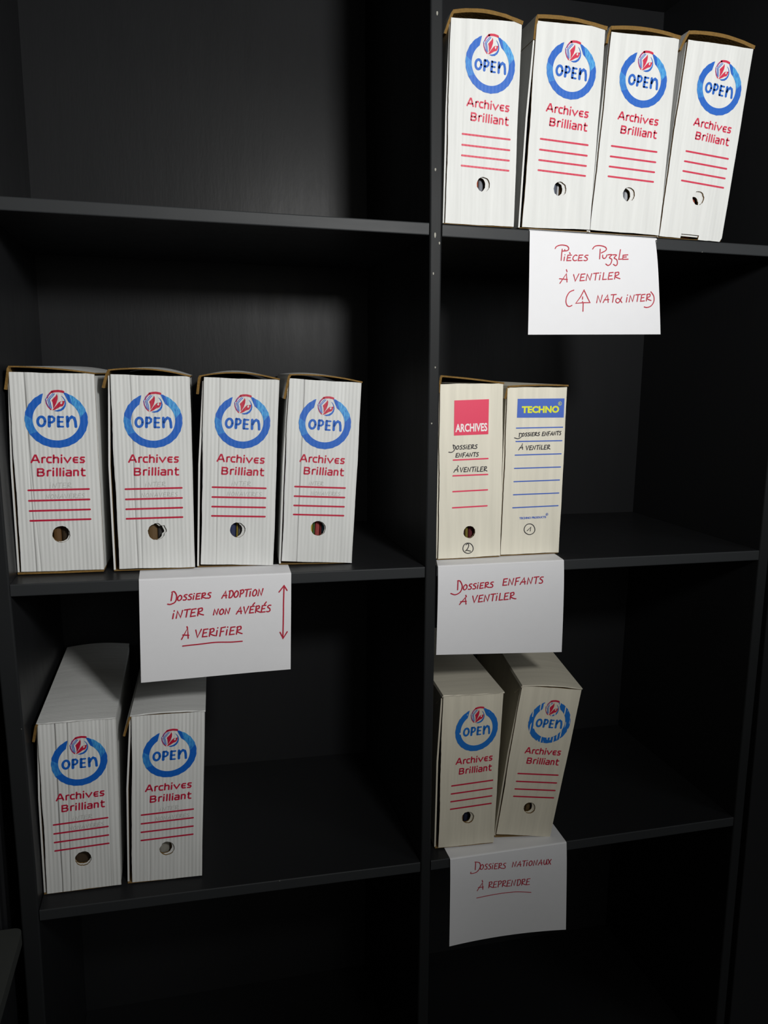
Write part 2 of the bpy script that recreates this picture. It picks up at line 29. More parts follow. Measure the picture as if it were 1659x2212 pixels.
  "E": {"O":[.1468,.0421,1.1796],"ex":[1.0,.0078],"face":[[.002,.2797],[.1073,.2812],[.1061,.002],[.0,.0027]],"lid":[[.0021,.2827],[.0532,.2853],[.1079,.285]],"flap":[-.0028,.2619],"oL":.008,"slope":-.0007,"hand":[[[.0257,.2049],[.0251,.1995]],[[.0249,.2057],[.0259,.2057],[.0274,.2056],[.0289,.2054],[.0299,.2049],[.0303,.204],[.0302,.2028],[.0299,.2015],[.0293,.2003],[.0282,.1992],[.0268,.1981],[.0252,.1973],[.0235,.1968],[.0218,.1969],[.0198,.1974],[.0181,.198],[.0168,.1984]],[[.0324,.2061],[.0319,.2056],[.0311,.2049],[.0305,.2041],[.0303,.2032],[.0303,.2023],[.0304,.2016],[.0308,.2011],[.0314,.2009],[.032,.2009],[.0326,.2012],[.0333,.2018],[.0338,.2025],[.034,.2033],[.0341,.2043],[.0339,.205],[.0335,.2055],[.0329,.2059],[.0324,.2061]],[[.0392,.2063],[.0386,.2063],[.0379,.2063],[.0373,.2062],[.0368,.2058],[.0364,.2053],[.0363,.2048],[.0367,.2044],[.0374,.2041],[.038,.2037],[.0383,.2032],[.0385,.2026],[.0385,.2021],[.0382,.2016],[.0377,.2013],[.0371,.201],[.0365,.2011],[.0358,.2012],[.0354,.2013]],[[.0437,.2064],[.0432,.2064],[.0424,.2065],[.0418,.2063],[.0413,.206],[.0409,.2054],[.0408,.2049],[.0413,.2046],[.042,.2042],[.0425,.2039],[.0429,.2033],[.043,.2027],[.043,.2022],[.0427,.2018],[.0422,.2014],[.0417,.2012],[.041,.2012],[.0404,.2013],[.0399,.2015]],[[.0454,.2052],[.0448,.2011]],[[.0457,.2067],[.0458,.2072]],[[.0515,.2069],[.0483,.2066],[.0474,.2013],[.0511,.2015]],[[.0478,.204],[.0505,.2043]],[[.0527,.2013],[.0535,.2069]],[[.0528,.2065],[.0537,.2067],[.0549,.207],[.0558,.207],[.0561,.2065],[.0562,.2057],[.0559,.2051],[.055,.2046],[.0538,.2042],[.0531,.2039],[.0533,.2034],[.054,.2029],[.0547,.2025],[.0556,.2022],[.0566,.2018],[.0572,.2016]],[[.0616,.2069],[.0611,.2069],[.0603,.207],[.0597,.2068],[.0592,.2064],[.0588,.2059],[.0587,.2054],[.0591,.2051],[.0598,.2047],[.0604,.2043],[.0607,.2038],[.0609,.2032],[.0609,.2027],[.0606,.2022],[.0601,.2019],[.0595,.2016],[.0589,.2016],[.0582,.2018],[.0578,.2019]],[[.07,.2076],[.067,.2073],[.066,.2014],[.0695,.2016]],[[.0665,.2044],[.069,.2047]],[[.0707,.2014],[.0716,.2073],[.0738,.2018],[.0751,.2078]],[[.0763,.201],[.0773,.2079]],[[.077,.2079],[.0804,.2085]],[[.0768,.2047],[.0792,.2051]],[[.0805,.2018],[.084,.2081],[.0846,.2019]],[[.0813,.204],[.0852,.2043]],[[.0866,.202],[.0875,.208],[.0896,.2024],[.091,.2084]],[[.0944,.2085],[.0936,.2023]],[[.0923,.2085],[.0966,.2088]],[[.1002,.2085],[.0997,.2085],[.099,.2085],[.0984,.2084],[.0979,.208],[.0976,.2074],[.0975,.2068],[.0979,.2064],[.0986,.206],[.0991,.2056],[.0994,.205],[.0996,.2043],[.0995,.2038],[.0993,.2033],[.0988,.2028],[.0982,.2026],[.0977,.2026],[.097,.2028],[.0966,.2029]],[[.0251,.1781],[.0307,.1863],[.0323,.179]],[[.0267,.1817],[.0325,.1821]],[[.031,.1874],[.0316,.1886]],[[.0383,.1848],[.0399,.178],[.0433,.1853]],[[.049,.1851],[.0454,.1848],[.0443,.1783],[.0484,.1785]],[[.0448,.1816],[.0479,.1819]],[[.0499,.1783],[.051,.1848],[.0536,.1787],[.0552,.1853]],[[.0593,.1854],[.0584,.1785]],[[.0568,.1853],[.0619,.1856]],[[.063,.1835],[.0623,.1786]],[[.0634,.1855],[.0635,.186]],[[.0664,.1859],[.0654,.1789],[.0689,.1791]],[[.0752,.1858],[.0715,.1855],[.0705,.1789],[.0746,.1791]],[[.0709,.1822],[.074,.1826]],[[.0765,.1789],[.0774,.1858]],[[.0767,.1852],[.0776,.1855],[.079,.1859],[.08,.1859],[.0804,.1853],[.0805,.1843],[.0802,.1835],[.0791,.1829],[.0777,.1825],[.0769,.182],[.0771,.1815],[.0779,.1809],[.0788,.1804],[.0798,.1799],[.0809,.1795],[.0816,.1792]],[[.0601,.0423],[.0593,.0397],[.0575,.0376],[.0549,.036],[.0521,.0353],[.0492,.0354],[.0463,.0364],[.0437,.0381],[.0416,.0404],[.0406,.043],[.0406,.0458],[.0414,.0485],[.0428,.0508],[.0448,.0525],[.0474,.0535],[.0505,.0537],[.0534,.053],[.0559,.0515],[.0579,.0494],[.0593,.0468],[.0601,.044],[.0599,.0413]],[[.0461,.0419],[.0527,.0481],[.0516,.0412]]],"square":[[.02,.2311],[.1036,.2312],[.1035,.2627],[.0201,.2617]],"title":[[.0278,.2385],[.0945,.239],[.0946,.2506],[.0277,.2499]],"reg":[.0954,.2542],"reg2":[.081,.0689],"sub":[[.0311,.0619],[.0798,.0625],[.0796,.0661],[.0309,.0656]],"rules":[[[.0195,.2142],[.1027,.2152]],[[.0196,.1922],[.1025,.1929]],[[.0191,.1698],[.1022,.1709]],[[.0188,.1478],[.1021,.1487]],[[.0187,.1257],[.1015,.1268]],[[.0187,.1038],[.1013,.1047]],[[.0183,.0819],[.1011,.0831]]]},
 },
 "papers": {
  "P1": {"y":-.002,"fold":[[.1573,1.7],[.375,1.7004]],"bot":[[.1594,1.5418],[.3899,1.5474]],"strokes":[[[.1998,1.6723],[.2001,1.6729],[.2005,1.6737],[.2011,1.6746],[.202,1.6755],[.2034,1.6762],[.2051,1.677],[.207,1.6776],[.2091,1.678],[.2114,1.6782],[.2141,1.6781],[.2166,1.6778],[.2187,1.6774],[.2202,1.6767],[.2213,1.6759],[.2221,1.6749],[.2225,1.674],[.2226,1.6731],[.2223,1.6721],[.2217,1.6711],[.2206,1.6704],[.2189,1.6699],[.2165,1.6696],[.2143,1.6694],[.2127,1.6692]],[[.2117,1.6721],[.2109,1.6643],[.2105,1.6551]],[[.2158,1.6716],[.2161,1.6708]],[[.216,1.6609],[.2152,1.6549]],[[.2164,1.6636],[.2166,1.6641]],[[.2277,1.6639],[.2215,1.6634],[.22,1.6553],[.2271,1.6557]],[[.2207,1.6594],[.2259,1.66]],[[.2241,1.6676],[.2254,1.6655]],[[.2372,1.6635],[.2364,1.6638],[.2353,1.6643],[.2341,1.6642],[.2328,1.6633],[.2314,1.662],[.2305,1.6607],[.2301,1.6594],[.2301,1.6582],[.2304,1.6573],[.2312,1.6565],[.2323,1.6559],[.2334,1.6557],[.2346,1.6559],[.2359,1.6563],[.2368,1.6567]],[[.247,1.6648],[.2407,1.6643],[.2392,1.6561],[.2463,1.6566]],[[.2399,1.6602],[.2452,1.6608]],[[.2559,1.6648],[.2548,1.6648],[.2534,1.6648],[.2521,1.6646],[.2512,1.664],[.2504,1.6631],[.2503,1.6624],[.2511,1.6618],[.2525,1.6614],[.2537,1.6608],[.2543,1.66],[.2548,1.6591],[.2547,1.6583],[.2542,1.6576],[.2532,1.657],[.2521,1.6566],[.2509,1.6566],[.2496,1.6568],[.2486,1.657]],[[.2631,1.6745],[.2637,1.6753],[.2645,1.6766],[.2656,1.6779],[.267,1.6789],[.2686,1.6795],[.2707,1.68],[.2728,1.6802],[.275,1.6803],[.2774,1.6801],[.2799,1.6798],[.2823,1.6793],[.2841,1.6787],[.2853,1.678],[.2861,1.6772],[.2866,1.6764],[.2868,1.6755],[.2866,1.6748],[.2862,1.6741],[.2855,1.6733],[.2845,1.6726],[.283,1.6717],[.2812,1.6708],[.2794,1.67],[.2781,1.6694]],[[.2761,1.6751],[.2757,1.6601]],[[.2808,1.6663],[.2807,1.6655],[.2807,1.6644],[.2807,1.6633],[.281,1.6624],[.2816,1.6619],[.2825,1.6614],[.2835,1.6612],[.2844,1.6613],[.2851,1.6617],[.2859,1.6625],[.2866,1.6633],[.2871,1.6641],[.2875,1.6649],[.2878,1.6658],[.288,1.6665],[.2881,1.667]],[[.2897,1.6671],[.2912,1.6673],[.2933,1.6675],[.2952,1.6677],[.2963,1.6674],[.2959,1.6666],[.2945,1.6653],[.2931,1.664],[.2925,1.6629],[.2931,1.6622],[.2945,1.6617],[.2959,1.6611],[.2968,1.6602],[.2968,1.6588],[.2964,1.657],[.2958,1.6552],[.295,1.6537],[.2941,1.6526],[.293,1.6518],[.2919,1.6512],[.2907,1.6509],[.2896,1.6512],[.2884,1.6518],[.2873,1.6526],[.2865,1.6531]],[[.298,1.6675],[.2994,1.6675],[.3015,1.6677],[.3035,1.6677],[.3046,1.6673],[.3041,1.6665],[.3028,1.6652],[.3013,1.6639],[.3007,1.6629],[.3014,1.6621],[.3028,1.6616],[.3044,1.661],[.3055,1.6602],[.3061,1.6588],[.3065,1.6572],[.3067,1.6556],[.3066,1.6542],[.3062,1.6531],[.3056,1.6522],[.3048,1.6515],[.3039,1.6512],[.3029,1.6514],[.3016,1.652],[.3005,1.6527],[.2997,1.6532]],[[.3111,1.6759],[.3096,1.6658],[.3088,1.661],[.314,1.6616]],[[.3244,1.6686],[.3161,1.6676],[.3157,1.6613],[.3253,1.6619]],[[.3163,1.6647],[.3221,1.6652]],[[.2095,1.6207],[.22,1.6356],[.2215,1.6231]],[[.2084,1.6277],[.2221,1.6269]],[[.2197,1.6418],[.221,1.6385]],[[.2322,1.635],[.2354,1.625],[.2413,1.6363]],[[.2519,1.6366],[.2452,1.6358],[.2435,1.6259],[.2511,1.6267]],[[.2443,1.6309],[.2499,1.6317]],[[.2538,1.6265],[.2555,1.6364],[.2605,1.6276],[.2633,1.6376]],[[.2708,1.6382],[.2693,1.6278]],[[.2661,1.6378],[.2755,1.6389]],[[.2777,1.6359],[.2766,1.6284]],[[.2783,1.6389],[.2785,1.6397]],[[.2839,1.6398],[.2822,1.6292],[.2889,1.6299]],[[.3001,1.6407],[.2934,1.6398],[.2917,1.6298],[.2994,1.6307]],[[.2925,1.6349],[.2982,1.6358]],[[.3029,1.6306],[.3043,1.6411]],[[.3029,1.6401],[.3047,1.6406],[.3072,1.6413],[.3091,1.6415],[.3099,1.6406],[.31,1.6392],[.3095,1.6379],[.3076,1.6369],[.305,1.6361],[.3035,1.6353],[.3039,1.6345],[.3054,1.6337],[.3071,1.633],[.309,1.6324],[.311,1.632],[.3124,1.6316]],[[.2337,1.6114],[.2323,1.6109],[.2303,1.6102],[.2281,1.6092],[.2263,1.608],[.2249,1.6064],[.2237,1.6046],[.2226,1.6026],[.2218,1.6007],[.2213,1.5988],[.221,1.5969],[.2208,1.5951],[.2209,1.5934],[.2212,1.5918],[.2218,1.5902],[.2225,1.5888],[.2233,1.5877],[.2242,1.587],[.2253,1.5866],[.2264,1.5864],[.2274,1.5864],[.2285,1.5867],[.2297,1.5873],[.2307,1.5879],[.2314,1.5883]],[[.2512,1.6124],[.2453,1.6014],[.2377,1.5914],[.2507,1.5929],[.2621,1.5933],[.2576,1.6004],[.2518,1.6106]],[[.249,1.6018],[.2488,1.5979]],[[.2491,1.5949],[.2493,1.5942]],[[.2504,1.5922],[.2506,1.5796]],[[.2735,1.5933],[.2752,1.6045],[.28,1.5943],[.2828,1.6055]],[[.2846,1.594],[.292,1.6061],[.2935,1.5945]],[[.2862,1.5982],[.2947,1.599]],[[.3026,1.6067],[.3011,1.5949]],[[.298,1.6064],[.3072,1.6073]],[[.317,1.6037],[.3162,1.6021],[.315,1.5997],[.3137,1.5973],[.3125,1.5956],[.3115,1.5947],[.3105,1.5944],[.3095,1.5945],[.3087,1.5947],[.308,1.5951],[.3073,1.5958],[.3067,1.5967],[.3065,1.5976],[.3067,1.5986],[.3073,1.5997],[.308,1.6007],[.3088,1.6013],[.3097,1.6014],[.3108,1.6012],[.3119,1.6007],[.3131,1.6],[.3143,1.5989],[.3156,1.5974],[.3168,1.596],[.3176,1.595]],[[.3262,1.6035],[.3252,1.5959]],[[.3268,1.6065],[.327,1.6074]],[[.3302,1.5963],[.3317,1.6064],[.3363,1.5973],[.3388,1.6076]],[[.3456,1.6081],[.3442,1.5975]],[[.3413,1.6078],[.3499,1.6088]],[[.3581,1.6092],[.352,1.6084],[.3505,1.5982],[.3575,1.599]],[[.3512,1.6034],[.3563,1.6042]],[[.3606,1.5989],[.3619,1.6096]],[[.3607,1.6086],[.3623,1.6091],[.3645,1.6098],[.3662,1.6099],[.3669,1.609],[.3671,1.6076],[.3666,1.6063],[.3649,1.6053],[.3625,1.6045],[.3612,1.6037],[.3616,1.6028],[.3629,1.602],[.3644,1.6013],[.3661,1.6007],[.3679,1.6002],[.3692,1.5999]],[[.3678,1.6135],[.3689,1.6124],[.3706,1.6108],[.3722,1.609],[.3734,1.6071],[.374,1.605],[.3744,1.6027],[.3744,1.6003],[.374,1.5982],[.3733,1.5963],[.3722,1.5944],[.3708,1.5927],[.3694,1.5914],[.3679,1.5904],[.3661,1.5897],[.3644,1.5893],[.3628,1.589],[.3612,1.5889],[.3596,1.5891],[.3582,1.5894],[.3573,1.5896]]],"curl":0,"round":1,"tilt":0,"w":.0016},
  "P2": {"y":-.002,"fold":[[-.4329,1.1801],[-.211,1.18]],"bot":[[-.4359,1.0218],[-.2129,1.0259]],"strokes":[[[-.3864,1.1582],[-.3885,1.1468]],[[-.3871,1.1597],[-.3864,1.16],[-.3854,1.1604],[-.3843,1.1606],[-.3833,1.1602],[-.3824,1.1591],[-.3814,1.1574],[-.3807,1.1555],[-.3803,1.1535],[-.3804,1.1514],[-.3808,1.1491],[-.3815,1.1469],[-.3825,1.1451],[-.3838,1.1437],[-.3856,1.1427],[-.3874,1.142],[-.389,1.1415],[-.3904,1.1413],[-.3918,1.1415],[-.3929,1.1418],[-.3937,1.1419]],[[-.3755,1.1545],[-.3764,1.1537],[-.3776,1.1526],[-.3785,1.1514],[-.3789,1.1501],[-.3791,1.1487],[-.3789,1.1476],[-.3783,1.1469],[-.3775,1.1465],[-.3766,1.1466],[-.3756,1.1471],[-.3744,1.148],[-.3736,1.149],[-.3732,1.1503],[-.3731,1.1517],[-.3733,1.1529],[-.3739,1.1536],[-.3748,1.1542],[-.3755,1.1545]],[[-.3651,1.1548],[-.3659,1.1549],[-.367,1.1549],[-.368,1.1547],[-.3688,1.1541],[-.3694,1.1533],[-.3696,1.1525],[-.369,1.152],[-.3679,1.1515],[-.3671,1.1509],[-.3666,1.1501],[-.3664,1.1492],[-.3665,1.1484],[-.367,1.1477],[-.3678,1.1471],[-.3687,1.1468],[-.3696,1.1468],[-.3706,1.147],[-.3713,1.1472]],[[-.3581,1.155],[-.3589,1.1551],[-.3601,1.1551],[-.361,1.1549],[-.3618,1.1543],[-.3625,1.1535],[-.3626,1.1527],[-.362,1.1522],[-.361,1.1517],[-.3601,1.1511],[-.3597,1.1503],[-.3594,1.1494],[-.3595,1.1486],[-.36,1.1479],[-.3608,1.1473],[-.3617,1.147],[-.3626,1.147],[-.3636,1.1472],[-.3644,1.1474]],[[-.3556,1.1531],[-.3569,1.1469]],[[-.355,1.1555],[-.3548,1.1562]],[[-.346,1.1558],[-.351,1.1554],[-.3528,1.1472],[-.3471,1.1475]],[[-.3519,1.1513],[-.3477,1.1518]],[[-.3446,1.1473],[-.3429,1.1559]],[[-.344,1.1552],[-.3427,1.1555],[-.3408,1.156],[-.3395,1.156],[-.3389,1.1552],[-.3389,1.154],[-.3394,1.153],[-.3408,1.1523],[-.3427,1.1517],[-.3439,1.1511],[-.3436,1.1504],[-.3426,1.1497],[-.3414,1.1491],[-.3401,1.1485],[-.3387,1.1481],[-.3376,1.1477]],[[-.3305,1.1558],[-.3313,1.1559],[-.3325,1.1559],[-.3335,1.1557],[-.3342,1.1551],[-.3349,1.1543],[-.335,1.1535],[-.3344,1.153],[-.3334,1.1525],[-.3325,1.1519],[-.332,1.1511],[-.3318,1.1502],[-.3319,1.1493],[-.3324,1.1487],[-.3332,1.1481],[-.3341,1.1477],[-.335,1.1478],[-.3361,1.148],[-.3368,1.1482]],[[-.3153,1.1463],[-.3091,1.1571],[-.3088,1.1464]],[[-.3138,1.1501],[-.3075,1.1505]],[[-.3027,1.1572],[-.3046,1.1465]],[[-.3042,1.1567],[-.303,1.157],[-.3013,1.1575],[-.2998,1.1573],[-.2989,1.1561],[-.2982,1.1543],[-.2981,1.1525],[-.2987,1.1506],[-.2999,1.1486],[-.3012,1.1471],[-.3024,1.1465],[-.3037,1.1465],[-.3046,1.1465]],[[-.2931,1.1569],[-.294,1.1559],[-.2952,1.1546],[-.2962,1.1531],[-.2966,1.1514],[-.2968,1.1496],[-.2966,1.1482],[-.2961,1.1474],[-.2953,1.1469],[-.2944,1.1469],[-.2933,1.1475],[-.2922,1.1486],[-.2914,1.1499],[-.2909,1.1515],[-.2908,1.1533],[-.2909,1.1548],[-.2915,1.1557],[-.2924,1.1564],[-.2931,1.1569]],[[-.2885,1.1468],[-.2866,1.1575]],[[-.2879,1.157],[-.2867,1.1573],[-.285,1.1577],[-.2837,1.1578],[-.283,1.1571],[-.2826,1.156],[-.2826,1.1549],[-.2831,1.1539],[-.284,1.1529],[-.2849,1.1522],[-.2859,1.1518],[-.2869,1.1517],[-.2877,1.1516]],[[-.2773,1.1577],[-.2792,1.1469]],[[-.2807,1.1576],[-.2739,1.1581]],[[-.2726,1.1548],[-.2739,1.147]],[[-.2719,1.1578],[-.2717,1.1586]],[[-.2657,1.1573],[-.2666,1.1564],[-.2679,1.155],[-.2688,1.1535],[-.2693,1.1519],[-.2694,1.1501],[-.2693,1.1487],[-.2687,1.1478],[-.2679,1.1473],[-.267,1.1473],[-.2659,1.1479],[-.2648,1.149],[-.264,1.1504],[-.2635,1.152],[-.2634,1.1537],[-.2635,1.1552],[-.2642,1.1562],[-.2651,1.1569],[-.2657,1.1573]],[[-.2616,1.1472],[-.2596,1.1574],[-.2566,1.1478],[-.2538,1.1581]],[[-.3855,1.1273],[-.3871,1.1191]],[[-.3846,1.1305],[-.3844,1.1315]],[[-.3821,1.1194],[-.3797,1.1303],[-.3758,1.1204],[-.3724,1.1313]],[[-.3655,1.1318],[-.3678,1.1203]],[[-.3699,1.1315],[-.3611,1.1324]],[[-.3528,1.1326],[-.359,1.1318],[-.3614,1.1209],[-.3543,1.1216]],[[-.3603,1.1264],[-.355,1.1272]],[[-.3511,1.1213],[-.3489,1.1328]],[[-.3503,1.1318],[-.3486,1.1324],[-.3462,1.133],[-.3445,1.1331],[-.3439,1.1321],[-.3439,1.1306],[-.3445,1.1291],[-.3463,1.1282],[-.3487,1.1273],[-.3501,1.1265],[-.3498,1.1256],[-.3485,1.1247],[-.347,1.1239],[-.3454,1.1232],[-.3436,1.1226],[-.3423,1.1222]],[[-.328,1.1212],[-.3261,1.1298],[-.3231,1.1217],[-.3205,1.1303]],[[-.3152,1.1299],[-.3161,1.1291],[-.3173,1.128],[-.3182,1.1267],[-.3186,1.1253],[-.3188,1.1238],[-.3186,1.1227],[-.318,1.1219],[-.3172,1.1215],[-.3163,1.1215],[-.3153,1.122],[-.3142,1.123],[-.3134,1.1241],[-.313,1.1254],[-.3129,1.1269],[-.3131,1.1282],[-.3137,1.129],[-.3146,1.1296],[-.3152,1.1299]],[[-.311,1.1214],[-.3092,1.13],[-.3061,1.1219],[-.3035,1.1305]],[[-.2943,1.1205],[-.2877,1.1311],[-.2871,1.1206]],[[-.2928,1.1242],[-.2859,1.1246]],[[-.2828,1.1312],[-.281,1.1206],[-.2756,1.1318]],[[-.2672,1.1314],[-.2725,1.131],[-.2745,1.121],[-.2685,1.1213]],[[-.2736,1.126],[-.2691,1.1265]],[[-.2665,1.1367],[-.2695,1.133]],[[-.2658,1.1209],[-.2639,1.1315]],[[-.2651,1.1306],[-.2636,1.131],[-.2616,1.1315],[-.2602,1.1315],[-.2596,1.1306],[-.2596,1.1291],[-.2601,1.1278],[-.2616,1.127],[-.2637,1.1263],[-.265,1.1256],[-.2647,1.1248],[-.2636,1.1239],[-.2623,1.123],[-.2609,1.1223],[-.2594,1.1217],[-.2583,1.1213]],[[-.2497,1.1317],[-.2551,1.1313],[-.2571,1.1212],[-.251,1.1215]],[[-.2562,1.1263],[-.2516,1.1268]],[[-.2491,1.137],[-.2521,1.1332]],[[-.2422,1.1313],[-.2431,1.1314],[-.2444,1.1315],[-.2454,1.1312],[-.2463,1.1305],[-.247,1.1295],[-.2471,1.1286],[-.2465,1.1279],[-.2453,1.1272],[-.2444,1.1265],[-.2439,1.1255],[-.2437,1.1243],[-.2437,1.1233],[-.2443,1.1225],[-.2452,1.1218],[-.2461,1.1214],[-.2472,1.1214],[-.2483,1.1217],[-.249,1.122]],[[-.3755,1.086],[-.366,1.103],[-.3657,1.0871]],[[-.3736,1.093],[-.3644,1.0918]],[[-.3669,1.1057],[-.3662,1.103]],[[-.3543,1.0996],[-.3523,1.0877],[-.346,1.1003]],[[-.3364,1.0999],[-.3425,1.0994],[-.3449,1.0881],[-.3379,1.0884]],[[-.3437,1.0938],[-.3386,1.0944]],[[-.3348,1.088],[-.3326,1.1]],[[-.334,1.099],[-.3323,1.0995],[-.33,1.1001],[-.3284,1.1001],[-.3277,1.099],[-.3277,1.0973],[-.3283,1.0959],[-.3301,1.0949],[-.3325,1.0942],[-.3339,1.0934],[-.3336,1.0924],[-.3323,1.0914],[-.3309,1.0904],[-.3293,1.0896],[-.3275,1.089],[-.3263,1.0885]],[[-.323,1.0968],[-.3246,1.0881]],[[-.3222,1.1002],[-.3219,1.1011]],[[-.3194,1.087],[-.3168,1.1003]],[[-.3174,1.1003],[-.3106,1.1013]],[[-.3182,1.0943],[-.3133,1.0948]],[[-.3083,1.0971],[-.3099,1.0884]],[[-.3075,1.1004],[-.3073,1.1014]],[[-.2963,1.1006],[-.3025,1.1002],[-.3049,1.0887],[-.2978,1.0891]],[[-.3038,1.0945],[-.2985,1.0951]],[[-.2947,1.0886],[-.2925,1.1007]],[[-.2939,1.0997],[-.2922,1.1002],[-.2899,1.1008],[-.2882,1.1008],[-.2876,1.0997],[-.2875,1.098],[-.2881,1.0966],[-.2899,1.0956],[-.2923,1.0949],[-.2937,1.0941],[-.2934,1.0931],[-.2921,1.092],[-.2907,1.0911],[-.2891,1.0903],[-.2873,1.0896],[-.286,1.0891]],[[-.3741,1.0756],[-.3692,1.0759],[-.362,1.0762],[-.3542,1.0765],[-.3472,1.0769],[-.3414,1.0772],[-.3361,1.0776],[-.331,1.0779],[-.3257,1.078],[-.3203,1.0778],[-.3148,1.0775],[-.3093,1.0771],[-.3042,1.0768],[-.299,1.0767],[-.2938,1.0768],[-.2893,1.0769],[-.2861,1.0769]],[[-.222,1.1608],[-.2222,1.1567],[-.2225,1.1509],[-.2227,1.1442],[-.223,1.1375],[-.2232,1.1307],[-.2233,1.1237],[-.2234,1.1163],[-.2236,1.1088],[-.2238,1.1004],[-.2241,1.0912],[-.2244,1.0829],[-.2246,1.0771]],[[-.2299,1.1512],[-.222,1.161],[-.2175,1.1531]],[[-.2288,1.0874],[-.2242,1.0771],[-.2177,1.0875]]],"curl":0,"round":0,"tilt":.06,"back":[[-.4335,.0382,1.1809],[-.2092,.041,1.1809]],"w":.00194},
